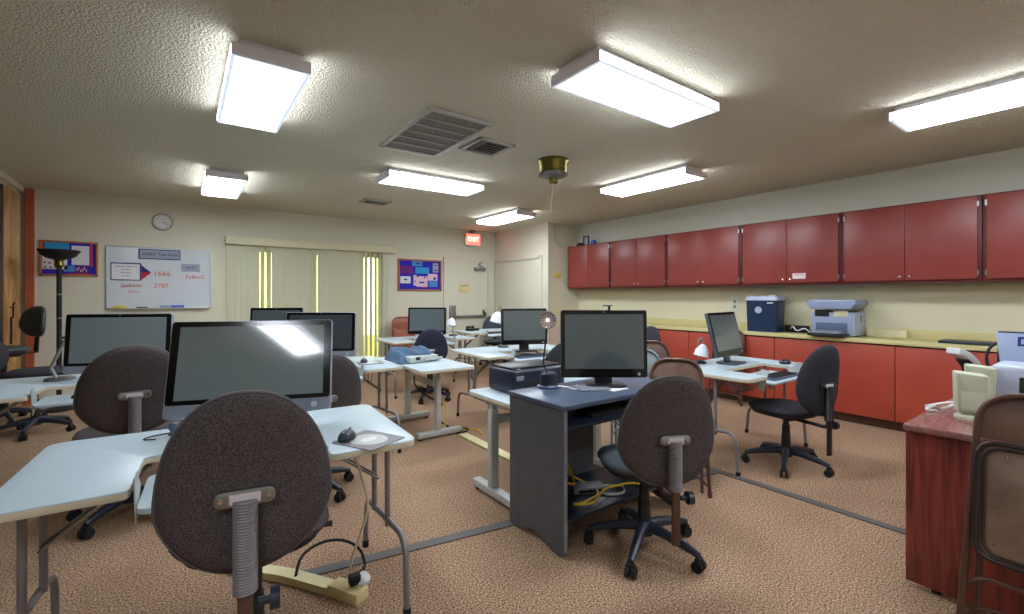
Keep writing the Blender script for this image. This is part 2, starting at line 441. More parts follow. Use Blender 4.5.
# vents
rg = thing('return_grille', 'large white ceiling return-air grille with six mesh bands', 'ceiling vent', (1.70, 3.485, ZC))
m = MB()
for sx in (-1, 1): m.box((sx*.26, 0, -.012), (.035, 1.02, .024), bev=.004)
for sy in (-1, 1): m.box((0, sy*.495, -.012), (.555, .035, .024), bev=.004)
m.build('frame', 'grille', rg)
m = MB().box((0, 0, -.004), (.5, .96, .006)); m.build('mesh', 'grille_in', rg, 'dark grey mesh')
m = MB()
for k in range(1, 6): m.box((0, -.48+k*.16, -.012), (.5, .014, .012))
m.build('cross_bar', 'grille', rg)
def register(label, x, y, w, h):
    r = thing('ceiling_register', label, 'ceiling vent', (x, y, ZC))
    m = MB()
    for sx in (-1, 1): m.box((sx*(w/2-.018), 0, -.01), (.036, h, .02), bev=.004)
    for sy in (-1, 1): m.box((0, sy*(h/2-.018), -.01), (w, .036, .02), bev=.004)
    m.build('frame', 'grille', r)
    MB().box((0, 0, -.003), (w-.06, h-.06, .004)).build('duct_opening', 'ventdark', r)
    m = MB()
    for k in range(5): m.box((-.0+w*.05, -h/2+.07+k*(h-.12)/4.6, -.012), (w*.55, .028, .003), (R(25), 0, 0))
    m.build('louvre', 'grille', r)
    m = MB()
    for k in range(3): m.box((-w*.33+k*.02, 0, -.012), (.003, h-.08, .016), (0, R(30), 0))
    m.build('side_louvre', 'grille', r)
register('small white ceiling register with open dark louvres beside the big return grille', 2.235, 3.485, .37, .38)
register('small ceiling register near the back wall above the blinds', 2.24, 6.45, .38, .30)

# ceiling fan motor remains
f = thing('fan_mount', 'antique brass ceiling fan motor housing without blades, pull cord hanging', 'ceiling fan', (3.0, 3.46, ZC))
MB().lathe([(.0, 0), (.155, 0), (.158, -.015), (.15, -.03), (.142, -.09), (.128, -.125), (.0, -.125)], 36).build('canopy', 'brass', f)
m = MB()
m.lathe([(.0, -.125), (.12, -.125), (.14, -.14), (.12, -.165), (.06, -.175), (.0, -.175)], 36)
for k in range(16):
    a = k*math.pi/8; m.box((.13*math.cos(a), .13*math.sin(a), -.148), (.03, .012, .02), (0, 0, a))
m.build('vented_ring', 'tubegrey', f)
MB().lathe([(.0, -.17), (.045, -.17), (.045, -.225), (.03, -.235), (.0, -.235)], 24).build('switch_cup', 'brass', f)
MB().tube([(0, 0, -.23), (-.01, .0, -.33), (-.02, .01, -.45), (-.02, .012, -.52)], .004, 6).build('pull_cord', 'cord', f)
# cord stuck on the closet corner
tag(MB().tube(fillet([(5.53, YJ-.02, 2.68), (5.54, YJ-.02, 2.5), (5.60, YJ-.02, 2.35), (5.72, YJ-.02, 2.26), (5.86, YJ-.02, 2.27)], .08), .006, 8).build('hanging_cable', 'cord'), 'cream cable drooping down the closet corner to the wall cabinets', 'cable')

# exit sign
e = thing('exit_sign', 'small glowing red exit sign hung above the back door', 'exit sign', (4.83, YB-.07, 2.5))
MB().box((0, 0, 0), (.36, .05, .25), bev=.012).build('case', 'housing', e)
MB().box((0, -.027, 0), (.32, .006, .21), bev=.003).build('face', 'exitred', e)
text(e, 'lettering', 'EXIT', (0, -.032, 0), (R(90), 0, 0), .13, 'exitletter')
MB().box((0, 0, .155), (.1, .04, .08), bev=.004).build('mount', 'tubegrey', e)

# clock
ck = thing('wall_clock', 'round white wall clock above the whiteboard', 'clock', (-.222, YB, 2.395))
MB().lathe([(.0, .0), (.12, .0), (.122, .02), (.115, .035), (.106, .03), (.104, .014), (0, .014)], 40, UP).build('rim', 'clockrim', ck)
MB().lathe([(0, .013), (.105, .013), (.105, .017), (0, .017)], 40, UP).build('dial', 'clockface', ck)
m = MB()
for k in range(12):
    a = k*math.pi/6; m.box((.09*math.sin(a), -.019, .09*math.cos(a)), (.006, .003, .018), (0, a, 0))
m.build('hour_marks', 'darkink', ck)
m = MB()
for a, l in ((R(108), .055), (R(128), .08)): m.bar((0, -.022, 0), (l*math.sin(a), -.022, l*math.cos(a)), .006, .003)
m.build('hands', 'darkink', ck)

# ------------------------------------------------------------------ boards
def panel(parent, name, x0, z0, x1, z1, m, y=-.02, t=.003, label=None, rot=0):
    b = MB().box(((x0+x1)/2, y, (z0+z1)/2), (x1-x0, t, z1-z0), (0, R(rot), 0))
    return b.build(name, m, parent, label, smooth=False)
def frame_around(parent, w, h, fw, m, depth=.03):
    b = MB()
    for s in (-1, 1):
        b.box((s*(w/2-fw/2), -depth/2, 0), (fw, depth, h), bev=.003); b.box((0, -depth/2, s*(h/2-fw/2)), (w, depth, fw), bev=.003)
    b.build('frame', m, parent)
b = thing('bulletin_board', 'wood-framed bulletin board behind the floor lamp, with blue and white flyers', 'bulletin board', (-1.178, YB, 1.83), 0, 'bulletin boards on the back wall')
frame_around(b, .55, .45, .022, 'cork')
panel(b, 'backing', -.26, -.21, .26, .21, 'bluefelt', -.008, .01)
panel(b, 'notice', -.23, .115, 0.0, .20, 'cyanpaper')
panel(b, 'notice', -.25, -.14, -.02, .11, 'paper')
panel(b, 'notice', .02, -.08, .19, .17, 'paper')
panel(b, 'notice', .20, -.1, .225, .20, 'redpaper')
panel(b, 'notice', -.05, -.17, .05, -.09, 'skypaper')
panel(b, 'notice', .055, -.18, .18, -.095, 'purple')
panel(b, 'border', -.257, .1, -.238, .208, 'redpaper')
panel(b, 'border', 0.0, -.205, .2, -.188, 'redpaper')
for q in range(12): MB().box((-.22+.045*(q % 4)+random.uniform(-.01, .01), -.0225, -.11+.055*(q//4)+random.uniform(-.01, .01)), (.024, .002, .018)).build('photo_print', ('darkink', 'purple', 'redpaper')[q % 3], b)
m = MB()
for q in range(6): m.box((.07+q*.018, -.0225, -.14+.02*math.sin(q*2)), (.01, .002, .03))
m.box((.07, -.0225, .13), (.05, .002, .012)); m.build('print_marks', 'pinkpaper', b)
b = thing('bulletin_board', 'wood-framed bulletin board beside the back door, crowded with flyers on purple felt', 'bulletin board', (3.70, YB, 1.745), 0, 'bulletin boards on the back wall')
frame_around(b, .9, .60, .03, 'cork')
panel(b, 'backing', -.43, -.28, .43, .28, 'bluefelt', -.008, .01)
for (x0, z0, x1, z1, mm) in [(-.42, .02, -.15, .17, 'purple'), (-.40, .05, -.17, .15, 'paper'), (-.4, -.16, -.2, -.03, 'paper'), (-.17, .17, .04, .27, 'skypaper'),
    (-.1, .03, .18, .15, 'cyanpaper'), (.26, .06, .38, .24, 'greypaper'), (-.14, -.2, -.07, .0, 'pinkpaper'), (-.08, -.22, .15, -.02, 'pinkpaper'),
    (.16, -.1, .36, .03, 'pinkpaper'), (.18, -.22, .36, -.11, 'skypaper'), (.02, -.235, .16, -.215, 'redpaper')]:
    panel(b, 'notice', x0, z0, x1, z1, mm, -.018-.001*random.random())
m = MB()
for (x, z, w_, h_) in [(-.26, .09, .04, .03), (-.3, -.09, .06, .03), (-.06, -.02, .04, .03), (.03, -.14, .1, .03), (.3, -.06, .05, .05), (-.05, .22, .1, .02), (.32, .2, .08, .015), (.32, .1, .08, .02), (-.11, -.12, .02, .03), (0.09, -.04, .03, .03)]:
    m.box((x, -.0215, z), (w_, .002, h_))
m.build('print_marks', 'navypaper', b)

wbd = thing('whiteboard', 'white dry-erase board with red marker writing on the back wall', 'whiteboard', (-.238, YB, 1.60))
frame_around(wbd, 1.18, .86, .016, 'lightgrey', .022)
panel(wbd, 'surface', -.58, -.42, .58, .42, 'wbwhite', -.008, .012)
panel(wbd, 'title_sign', -.25, .26, .22, .40, 'navypaper', -.02)
panel(wbd, 'title_paper', -.235, .272, .21, .388, 'greypaper', -.0225)
text(wbd, 'title_lettering', 'AARP Tax-Aide', (-.01, -.025, .33), (R(90), 0, 0), .062, 'darkink')
panel(wbd, 'notice_border', -.54, -.04, -.22, .20, 'navypaper', -.02)
panel(wbd, 'notice_paper', -.53, -.028, -.235, .185, 'paper', -.0225)
for k, s_ in enumerate(('Internet Network', 'TaxWise', 'User Name', 'Access')):
    text(wbd, 'notice_lettering', s_, (-.38, -.025, .15-.043*k), (R(90), 0, 0), .032 if k == 0 else .026, 'darkink')
m = MB(); m.prism([(-.218, .17), (-.11, .075), (-.218, .075)], 0, .004, Matrix.Translation((0, -.02, 0)) @ UP); m.build('arrow_head', 'navypaper', wbd, 'blue upper half of arrow head')
m = MB(); m.prism([(-.218, -.03), (-.218, .18), (-.20, .16), (-.11, .07)], 0, .002, Matrix.Translation((0, -.0185, 0)) @ UP); m.build('arrow_edge', 'redpaper', wbd, 'red edge of the arrow head')
panel(wbd, 'small_notice', .23, .10, .45, .21, 'greypaper', -.02)
text(wbd, 'small_notice_lettering', 'SERVER', (.34, -.024, .155), (R(90), 0, 0), .035, 'darkink')
for s_, x, z, sz in (('1666', .01, .06, .10), ('Jackson', -.32, -.11, .075), ('2787', .0, -.11, .085), ('Client', -.30, -.19, .05), ('PyBiz-C', .40, .02, .075)):
    text(wbd, 'marker_writing', s_, (x, -.0165, z), (R(90), 0, 0), sz, 'redink')
m = MB(); m.box((0, -.035, -.425), (1.1, .06, .012), bev=.003); m.build('marker_tray', 'lightgrey', wbd)
for x, l, mm, lb, ct in ((-.45, .13, 'yellow', 'yellow board eraser at the left end of the whiteboard tray', 'eraser'), (.19, .15, 'bluepl', 'blue board eraser in the middle of the whiteboard tray', 'eraser'), (.05, .13, 'greypaper', 'grey board eraser on the whiteboard tray beside the blue one', 'eraser')):
    o = tag(MB().box((0, 0, .017), (l, .04, .034), bev=.006).build('board_eraser', mm), lb, ct, 'erasers on the whiteboard tray'); o.location = (-.238+x, YB-.045, 1.182)
o = tag(MB().cyl((-.06, 0, .009), (.06, 0, .009), .008, n=12).build('marker_pen', 'blackm'), 'black marker lying on the whiteboard tray', 'marker'); o.location = (-.238-.21, YB-.045, 1.182)

# thermostat, outlet on closet corner
o = thing('thermostat', 'small yellow-green thermostat on the closet corner wall', 'thermostat', (5.65, YJ, 1.73)); MB().box((0, -.012, 0), (.13, .024, .09), bev=.006).build('case', 'yellow', o); MB().box((0, -.027, .01), (.07, .006, .03)).build('dial_window', 'plaque', o)

# ------------------------------------------------------------------ wall cabinets (right)
def wall_cabinet(y0, y1, label, doors=2, z0=1.48, z1=2.27):
    r = thing('wall_cabinet', label, 'wall cabinet', (5.88, (y0+y1)/2, 0), 0, 'red-brown wall cabinets on the right wall')
    L = y1-y0
    MB().box((.165, 0, (z0+z1)/2), (.31, L, z1-z0), bev=.003).build('body', 'upbody', r)
    dl = (L-.05)/doors
    for k in range(doors):
        yc = -L/2+.025+dl*(k+.5)
        d = MB().box((-.001, yc, (z0+z1)/2+.006), (.02, dl-.004, z1-z0-.04), bev=.003).build('door', 'upcab', r)
        kn = MB().lathe([(0, 0), (.008, 0), (.012, .012), (0, .016)], 14, Matrix.Translation((-.012, yc+(.5*dl-.04)*(1 if k == 0 else -1)*(1 if doors == 2 else -1), z0+.06)) @ Matrix.Rotation(R(-90), 4, 'Y'))
        kn.build('knob', 'chrome', d)
        m = MB()
        for zz in (z0+.08, z1-.08): m.box((-.008, yc+(.5*dl+.002)*(-1 if k == 0 else 1), zz), (.012, .014, .05))
        m.build('hinge', 'steel', d)
    return r
ups = [(5.31, 6.37, 'farthest wall cabinet next to the closet corner, small items on top'),
       (4.20, 5.305, 'second wall cabinet from the closet corner, above the black-screened desk'),
       (3.08, 4.195, 'third wall cabinet from the closet corner, left of the one with the orange label'),
       (1.965, 3.075, 'wall cabinet with an orange and white label on its right door, above the printer'),
       (.875, 1.96, 'second wall cabinet from the right edge, above the empty counter'),
       (-.23, .87, 'wall cabinet at the right edge of the view')]
for y0, y1, lb in ups: cab = wall_cabinet(y0, y1, lb); (setattr(cab, 'name', 'wall_cabinet'))
lab = thing('cabinet_label', 'orange and white sticker on the wall cabinet door above the counter', 'label', (5.868, 2.385, 1.583))
MB().box((-.002, 0, 0), (.003, .14, .065)).build('sticker', 'paper', lab)
text(lab, 'lettering', 'PAPER', (-.0045, 0, .013), (R(90), 0, R(-90)), .04, 'orange')
for (y, m_, s_, nm, lb) in ((5.98, 'blackm', (.02, .14, .17), 'photo_frame', 'small black-framed picture standing on the farthest wall cabinet'), ):
    f_ = thing(nm, lb, 'picture frame', (5.98, y, 2.272), 0)
    b_ = MB()
    for sg in (-1, 1): b_.box((0, sg*.06, .085), (.02, .022, .17), bev=.003); b_.box((0, 0, .085+sg*.075), (.02, .14, .022), bev=.003)
    b_.build('frame', 'blackm', f_); MB().box((.003, 0, .085), (.006, .11, .14)).build('picture', 'greypaper', f_)
for (y, mm, nm, lb, w_, h_) in ((6.26, 'pinkpaper', 'trinket_box', 'tiny pink box on top of the farthest wall cabinet', .09, .05), (6.14, 'blackm', 'stapler', 'small black gadget on top of the farthest wall cabinet beside the framed picture', .14, .06), (5.80, 'bluepl', 'tape_dispenser', 'small blue and white dispenser on the farthest wall cabinet', .1, .08)):
    b_ = MB(); b_.prism([(-w_/2, 0), (w_/2, 0), (w_/2, h_*.5), (w_*.1, h_), (-w_*.3, h_*.9), (-w_/2, h_*.4)], -.03, .03, Matrix.Rotation(R(90), 4, 'Z') @ UP, bev=.005)
    o = tag(b_.build(nm, mm), lb, 'small item'); o.location = (5.98, y, 2.272)

# ------------------------------------------------------------------ base cabinets + counter
edges = [6.36, 5.99, 4.87, 3.74, 2.60, 1.46, .33, -.8]
nm = ['nearest the closet corner', 'second along from the closet corner, partly hidden by the black-desk monitor', 'behind the white-shaded lamp of the right desk', 'under the navy shredder', 'under the printer', 'next to the cherry desk', 'at the right edge behind the cherry desk']
for i in range(7):
    y1, y0 = edges[i], edges[i+1]; L = y1-y0-.004
    r = thing('base_cabinet', 'orange-red base cabinet '+nm[i], 'base cabinet', (5.74, (y0+y1)/2, 0), 0, 'orange-red base cabinets along the right wall')
    MB().box((.23, 0, .475), (.44, L, .76)).build('body', 'gap', r)
    nd = 1 if L < .6 else 2
    for k in range(nd):
        dl = L/nd; yc = -L/2+dl*(k+.5)
        d = MB().box((.0, yc, .475), (.02, dl-.003, .745), bev=.002).build('door', 'base', r)
    MB().box((.26, 0, .047), (.38, L, .094)).build('toe_kick', 'brownmetal', r)
wt = thing('countertop', 'long cream laminate countertop with backsplash along the right wall', 'countertop', (5.72, 2.78, .86))
MB().box((.235, 0, .022), (.49, 7.16, .04), bev=.006).build('worktop', 'counter', wt)
MB().box((.465, 0, .09), (.025, 7.16, .1), bev=.004).build('backsplash', 'counter', wt)
m = MB().box((6.194, 2.7, 1.215), (.012, 7.4, .49)); struct('trim_7', m, 'cream')
CT = .902

# shredder
s = thing('paper_shredder', 'navy paper shredder with pale slotted lid on the counter', 'shredder', (5.98, 2.82, CT))
m = MB(); t_ = bmesh.new()
def taper_box(w0, d0, w1, d1, h, r):
    P0 = rrect(w0, d0, r, 4); P1 = rrect(w1, d1, r, 4); bm_ = bmesh.new()
    a = [bm_.verts.new((p.x, p.y, 0)) for p in P0]; b2 = [bm_.verts.new((p.x, p.y, h)) for p in P1]
    bm_.faces.new(list(reversed(a))); bm_.faces.new(b2)
    for i in range(len(a)): k2 = (i+1) % len(a); bm_.faces.new((a[i], a[k2], b2[k2], b2[i]))
    return bm_
t_.free(); m._merge(taper_box(.22, .36, .235, .385, .39, .03)); m.build('bin', 'navybin', s)
m = MB(); m._merge(taper_box(.25, .40, .22, .37, .05, .03), Matrix.Translation((0, 0, .392))); m.build('lid', 'bluegrey2', s)
MB().box((0, 0, .445), (.03, .28, .006)).build('slot', 'blackm', s)
MB().box((.0, -.09, .45), (.05, .07, .012), bev=.003).build('switch', 'white', s)
m = MB(); m.lathe([(0, 0), (.042, 0), (.042, .004), (.034, .005), (.034, .003), (.0, .003)], 24, Matrix.Translation((-.117, .03, .27)) @ Matrix.Rotation(R(-90), 4, 'Y')); m.build('round_badge', 'bluegrey2', s, 'round pale recycling badge')
MB().box((-.119, -.11, .36), (.004, .07, .012)).build('name_plate', 'white', s)

# multifunction printer on counter
p_ = thing('office_printer', 'pale blue-grey multifunction laser printer on the counter', 'printer', (5.97, 2.04, CT))
m = MB(); m.box((.02, 0, .14), (.34, .40, .26), bev=.015); m.build('body', 'bluegrey', p_)
m = MB(); m.box((.02, -.205, .14), (.33, .012, .25), bev=.004); m.build('side_panel', 'bluegrey2', p_)
m = MB(); m.prism([(-.19, .0), (.19, .0), (.24, .06), (.24, .085), (-.24, .085), (-.24, .06)], -.2, .19, Matrix.Translation((0, 0, .30)) @ Matrix.Rotation(R(90), 4, 'Z') @ UP, bev=.008); m.build('scanner_top', 'bluegrey', p_)
m = MB(); m.box((.02, 0, .395), (.34, .44, .02), bev=.006); m.build('scanner_lid', 'bluegrey2', p_)
MB().box((-.152, .09, .255), (.01, .14, .075), bev=.004).build('display_panel', 'blackm', p_)
MB().box((-.152, -.09, .255), (.008, .14, .07), bev=.004).build('front_plate', 'valance', p_)
MB().box((-.151, 0, .10), (.012, .30, .10), bev=.003).build('tray_opening', 'dkbluegrey', p_)
m = MB(); m.box((-.23, .0, .05), (.2, .28, .012), bev=.003); m.box((-.22, 0, .062), (.16, .21, .01)); m.build('paper_tray', 'silver', p_)
MB().box((-.23, 0, .024), (.2, .34, .028), bev=.006).build('tray_base', 'black', p_)
m = MB()
for k in range(5): m.box((-.19, .09-k*.03, .37), (.02, .02, .006))
m.build('buttons', 'dkbluegrey', p_)
MB().box((.05, -.213, .2), (.02, .004, .07)).build('vent_slot', 'dkbluegrey', p_)

# things along the backsplash
def outlet_strip(label, y, w_, mm, sock):
    r = thing('power_strip', label, 'power strip', (6.10, y, CT), 0)
    MB().box((0, 0, .045), (.05, w_, .085), bev=.008).build('case', mm, r)
    m = MB()
    for k in range(4): m.box((-.027, -w_/2+w_*(k+.5)/4, .045), (.006, .035, .045), bev=.002)
    m.build('socket', sock, r)
    return r
outlet_strip('black power strip between the shredder and the printer', 2.5, .26, 'blackm', 'gap')
outlet_strip('cream power strip with black plug to the right of the printer', 1.62, .34, 'cable_cover', 'trim')
tag(MB().tube(fillet([(6.05, 2.55, CT+.05), (5.98, 2.5, CT+.09), (5.96, 2.45, CT+.02), (6.0, 2.38, CT+.07), (5.98, 2.3, CT+.01)], .04), .007, 8).build('printer_cable', 'white'), 'white cable looping from the black power strip to the printer', 'cable')
o = tag(MB().box((0, 0, .014), (.26, .36, .026), (0, 0, 0), bev=.005).build('black_binder', 'blueblack'), 'slate grey flat box lying on the counter beyond the cherry desk', 'flat box'); o.location = (5.95, .98, CT)
o = thing('wall_outlet', 'cream double wall outlet on the right wall left of the shredder', 'outlet', (6.187, 3.32, 1.27))
MB().box((-.004, 0, 0), (.008, .13, .26), bev=.003).build('cover_plate', 'wall2', o)
m = MB()
for z in (-.07, .0): m.box((-.012, .0, z), (.006, .035, .045), bev=.003)
m.build('socket', 'tubegrey', o)
o = thing('wall_outlet', 'small outlet on the closet corner wall just above the counter', 'outlet', (5.66, YJ, 1.07))
MB().box((0, -.004, 0), (.09, .008, .13), bev=.003).build('cover_plate', 'plaque', o); MB().box((0, -.01, 0), (.03, .006, .07), bev=.002).build('socket', 'wall2', o)

# ------------------------------------------------------------------ floor strips
tag(MB().prism([(.40, 2.36), (3.32, 1.90), (3.32, 1.965), (.41, 2.425)], .001, .006).build('floor_tape', 'strip'), 'grey tape line running crosswise over the carpet under the black desk', 'floor tape', 'grey tape lines on the carpet')
tag(MB().prism([(3.31, -.6), (3.375, -.6), (3.375, 2.6), (3.31, 2.6)], .001, .007).build('floor_tape', 'strip'), 'grey tape line running lengthwise over the carpet toward the cherry desk', 'floor tape', 'grey tape lines on the carpet')
tag(MB().prism([(2.16, 2.85), (2.25, 2.85), (2.25, 3.88), (2.16, 3.88)], .001, .02, bev=.006).build('cable_cover', 'cable_cover'), 'beige floor cable cover running from the grey T-leg table to the printer table', 'cable cover')

# ------------------------------------------------------------------ tables
def computer_table(label, cx, cy, rot, W=1.27, D=.76, z=.74, nw=.60, nd=.36, tray=True, ff=.01, fr=.12, group='white computer tables with notched tops'):
    r = thing('computer_table', label, 'table', (cx, cy, 0), rot, group)
    h, d = W/2, D/2
    pts = [(-h, -d, 0), (-nw/2, -d, 0), (-nw/2, -d+nd, 0), (nw/2, -d+nd, 0), (nw/2, -d, 0), (h, -d, 0), (h, d, 0), (-h, d, 0)]
    P = fillet(pts, [.06, .03, .03, .03, .03, .06, .06, .06], True, 5)
    MB().prism([(p.x, p.y) for p in P], z-.028, z-.003, bev=.003).build('edge_band', 'table_edge', r)
    MB().prism([(p.x*.9985, p.y*.9985) for p in P], z-.012, z, bev=.003).build('tabletop', 'table', r)
    if tray:
        T_ = rrect(nw-.035, .34, .04, 5, 0, -d+.14)
        k = MB().prism([(p.x, p.y) for p in T_], z-.075, z-.055, bev=.004).build('keyboard_tray', 'table', r)
        for sg in (-1, 1):
            m = MB(); x0 = sg*(nw/2-.012)
            m.prism([(-d+.0, .035), (-d+.05, .045), (-d+.14, -.03), (-d+.09, -.10), (-d+.04, -.13)], -.002, .002, Matrix.Translation((x0, 0, z)) @ Matrix(((0, 0, 1, 0), (1, 0, 0, 0), (0, 1, 0, 0), (0, 0, 0, 1))))
            m.build('tray_bracket', 'lightgrey', k)
    for sg in (-1, 1):
        x0 = sg*(h-.045)
        m = MB()
        m.tube(fillet([(x0, -d+ff, .02), (x0, -d+ff+.02, .32), (x0, d-fr-.02, .27), (x0, d-fr, .02)], .09, n=8), .0135, 12)
        m.tube([(x0, -.11, .27), (x0, -.11, z-.03)], .0125, 12)
        m.tube([(x0-sg*.012, .06, .285), (x0-sg*.012, .06, z-.03)], .0125, 12)
        m.box((x0, -.02, z-.035), (.05, .3, .012))
        lg = m.build('leg', 'tubegrey', r)
        for y_ in (-d+ff, d-fr): MB().cyl((x0, y_, 0), (x0, y_, .035), .0165, n=14).build('foot_cap', 'rubber', lg)
        m = MB(); m.bar((x0-sg*.02, -.03, .47), (x0-sg*.33, -.03, z-.035), .028, .008); m.bar((x0-sg*.02, .0, .47), (x0-sg*.33, .0, z-.035), .010, .02)
        m.build('brace', 'steel', lg)
    return r
computer_table('large white notched table in the left foreground', .185, 2.23, -3, 1.30, .77)
computer_table('white notched table at the left edge behind the foreground table', -.45, 4.42, -1, 1.45, .92)
computer_table('white notched table in front of the blinds carrying a dark-screened monitor', .93, 4.20, -1, 1.28, .88)
computer_table('white notched table far back by the brown folding chair', 2.87, 6.12, -1)
computer_table('farthest white notched table in front of the back door', 4.45, 6.78, -3)
computer_table('white notched table in the middle right of the grey T-leg table, with monitor and keyboard', 3.09, 4.2, -3, 1.27, .84)
computer_table('white notched table at the right beside the orange-red base cabinets', 3.95, 2.075, 0, 1.25, .78, nw=.66, ff=.10, fr=.15)
computer_table('white notched table at the far back in front of the blinds, mostly hidden by monitors', .8, 5.65, -2, 1.27, .76)

def t_table(label, cx, cy, rot, W, D, z, ix):
    r = thing('training_table', label, 'table', (cx, cy, 0), rot, 'white tables on grey T-shaped legs')
    P = rrect(W, D, .06, 6)
    MB().prism([(p.x, p.y) for p in P], z-.03, z-.004, bev=.004).build('edge_band', 'table_edge', r)
    MB().prism([(p.x*.998, p.y*.998) for p in P], z-.012, z, bev=.003).build('tabletop', 'table', r)
    for x0 in ix:
        m = MB(); m.box((x0, .02, .23+.1), (.06, .05, .56-.04), bev=.006); m.box((x0, .02, z-.13), (.046, .038, .2), bev=.004)
        m.box((x0, 0, .045), (.065, D*.82, .05), bev=.008); m.box((x0, 0, z-.04), (.05, D*.7, .025), bev=.004)
        lg = m.build('leg', 'lightgrey', r)
        for s_ in (-1, 1): MB().cyl((x0, s_*D*.36, 0), (x0, s_*D*.36, .022), .018).build('glide', 'rubber', lg)
    MB().box((0, .05, z-.17), (abs(ix[1]-ix[0])-.04, .02, .06), bev=.003).build('stretcher', 'lightgrey', r)
    return r
t_table('small white table on grey T-shaped legs with a blue cloth-covered bundle', 2.0, 4.32, 90, 1.15, .56, .68, (-.36, .36))
t_table('white table on grey T-shaped legs behind the black desk, holding a black printer', 2.18, 2.54, 0, 1.08, .58, .68, (-.49, .49))

# ------------------------------------------------------------------ monitors
def monitor(label, cx, cy, rot, w, h, zt, style='black', tilt=6, dark=False, lift=.07, logo=True):
    r = thing('all_in_one_computer' if style == 'silver' else 'monitor', label, 'monitor', (cx, cy, zt), rot, 'monitors on the tables')
    tm = Matrix.Translation((0, 0, lift)) @ Matrix.Rotation(R(-tilt), 4, 'X')
    body = 'silver' if style == 'silver' else ('slateframe' if style == 'slate' else 'black')
    m = MB(); P = rrect(w, h, .018, 5, 0, h/2)
    m.prism([(p.x, p.y) for p in P], -.022, .008, tm @ UP, bev=.005); m.build('housing', body, r)
    m = MB(); m._merge(taper_box(w*.7, h*.7, w*.45, h*.45, .03, .03), tm @ Matrix.Translation((0, .02, h*.5)) @ Matrix.Rotation(R(-90), 4, 'X')); m.build('rear_cover', body, r)
    chin = .12*h if style == 'silver' else .0
    m = MB(); P = rrect(w-.012, h-chin-.008, .014, 5, 0, chin+(h-chin)/2)
    m.prism([(p.x, p.y) for p in P], .008, .0105, tm @ UP); m.build('bezel', 'bezel', r)
    bz = .055*w if style == 'silver' else .045*w
    bb_ = .055*h if style == 'silver' else .13*h
    P = [(-w/2+bz, chin+bb_), (w/2-bz, chin+bb_), (w/2-bz, h-.065*h), (-w/2+bz, h-.065*h)]
    m = MB().prism(P, .0105, .0118, tm @ UP); m.build('screen', 'screen_dark' if dark else ('screen' if style == 'silver' else 'screen_mid'), r)
    m = MB(); m.lathe([(0, 0), (.004, 0), (.004, .002), (0, .002)], 12, tm @ Matrix.Translation((0, -.0105, h-.03*h)) @ UP); m.build('webcam', 'silver', r)
    if logo:
        m = MB()
        if style == 'silver': m.lathe([(0, 0), (.014, 0), (.013, .002), (0, .002)], 20, tm @ Matrix.Translation((w*.39, -.009, chin*.5)) @ UP)
        else: m.lathe([(0, 0), (.009, 0), (.009, .002), (0, .002)], 16, tm @ Matrix.Translation((w*.40, -.0105, h*.055)) @ UP)
        m.build('badge', 'bluegrey2', r)
    m = MB(); m.box((0, .045, (lift+.12)/2), (.11, .02, lift+.12), (R(-8), 0, 0), bev=.004)
    m.prism([(p.x, p.y) for p in rrect(.26, .2, .06, 5)], 0, .012, bev=.003)
    m.build('stand', body, r)
    return r
monitor('large silver-chinned computer screen in the left foreground, mirroring a bright ceiling light', .254, 2.395, -18.6, .685, .435, .74, 'silver', 15)
monitor('wide black monitor at the left in front of the whiteboard', -.365, 4.227, -23, .65, .415, .74, 'silver', 5, lift=.07)
monitor('dark-screened monitor in front of the blinds, next to the foreground silver screen', .995, 4.282, -30, .60, .395, .74, 'silver', 5, dark=True)
monitor('monitor farthest back before the blinds, only its top edge showing', .83, 5.55, -28, .54, .41, .74, 'black', 4)
monitor('small-looking monitor at the back next to the purple bulletin board', 2.736, 5.8, -35.8, .526, .37, .74, 'black', 5, lift=.08)
monitor('black monitor on the middle table behind the printer and gooseneck lamp', 3.079, 4.03, -22, .525, .40, .74, 'black', 4)
monitor('black monitor on the black computer desk in the centre', 2.159, 2.0, -35.8, .545, .425, .785, 'black', 3, lift=.05)
monitor('slim monitor at the right turned sideways and tilted back beside the base cabinets', 4.03, 2.20, 6, .56, .40, .74, 'slate', 14)
o = thing('webcam', 'small clip-on webcam on top of the monitor on the black desk', 'webcam', (2.15, 1.965, .785+.05+.425), -35.8)
MB().box((0, 0, .03), (.06, .02, .012), bev=.003).build('camera_bar', 'steel', o); MB().box((.01, 0, .012), (.012, .02, .03)).build('clip', 'blackm', o)

# ------------------------------------------------------------------ small desk things
def keyboard(label, x, y, z, rot, mm='black', km='blackm', w=.42, d=.14):
    r = thing('keyboard', label, 'keyboard', (x, y, z), rot, 'computer keyboards')
    MB().box((0, 0, .009), (w, d, .018), bev=.004).build('case', mm, r)
    m = MB()
    for i in range(5):
        for k in range(18): m.box((-w/2+.018+k*(w-.036)/17, -d/2+.02+i*(d-.04)/4, .021), (.018, .018, .007))
    m.build('keys', km, r)
    return r
keyboard('black keyboard on the tray of the left foreground table', .17, 2.02, .685, -3)
keyboard('black keyboard on the tray of the left-edge table', -.37, 4.12, .685, -1)
keyboard('black keyboard in front of the dark-screened monitor by the blinds', .99, 4.0, .742, -4)
keyboard('grey keyboard on the middle table in front of the black monitor', 3.1, 3.92, .686, -3, 'dkbluegrey', 'blueblack')
keyboard('dark keyboard on the tray of the right-hand table', 3.95, 1.76, .686, 0, 'dkbluegrey', 'blackm')
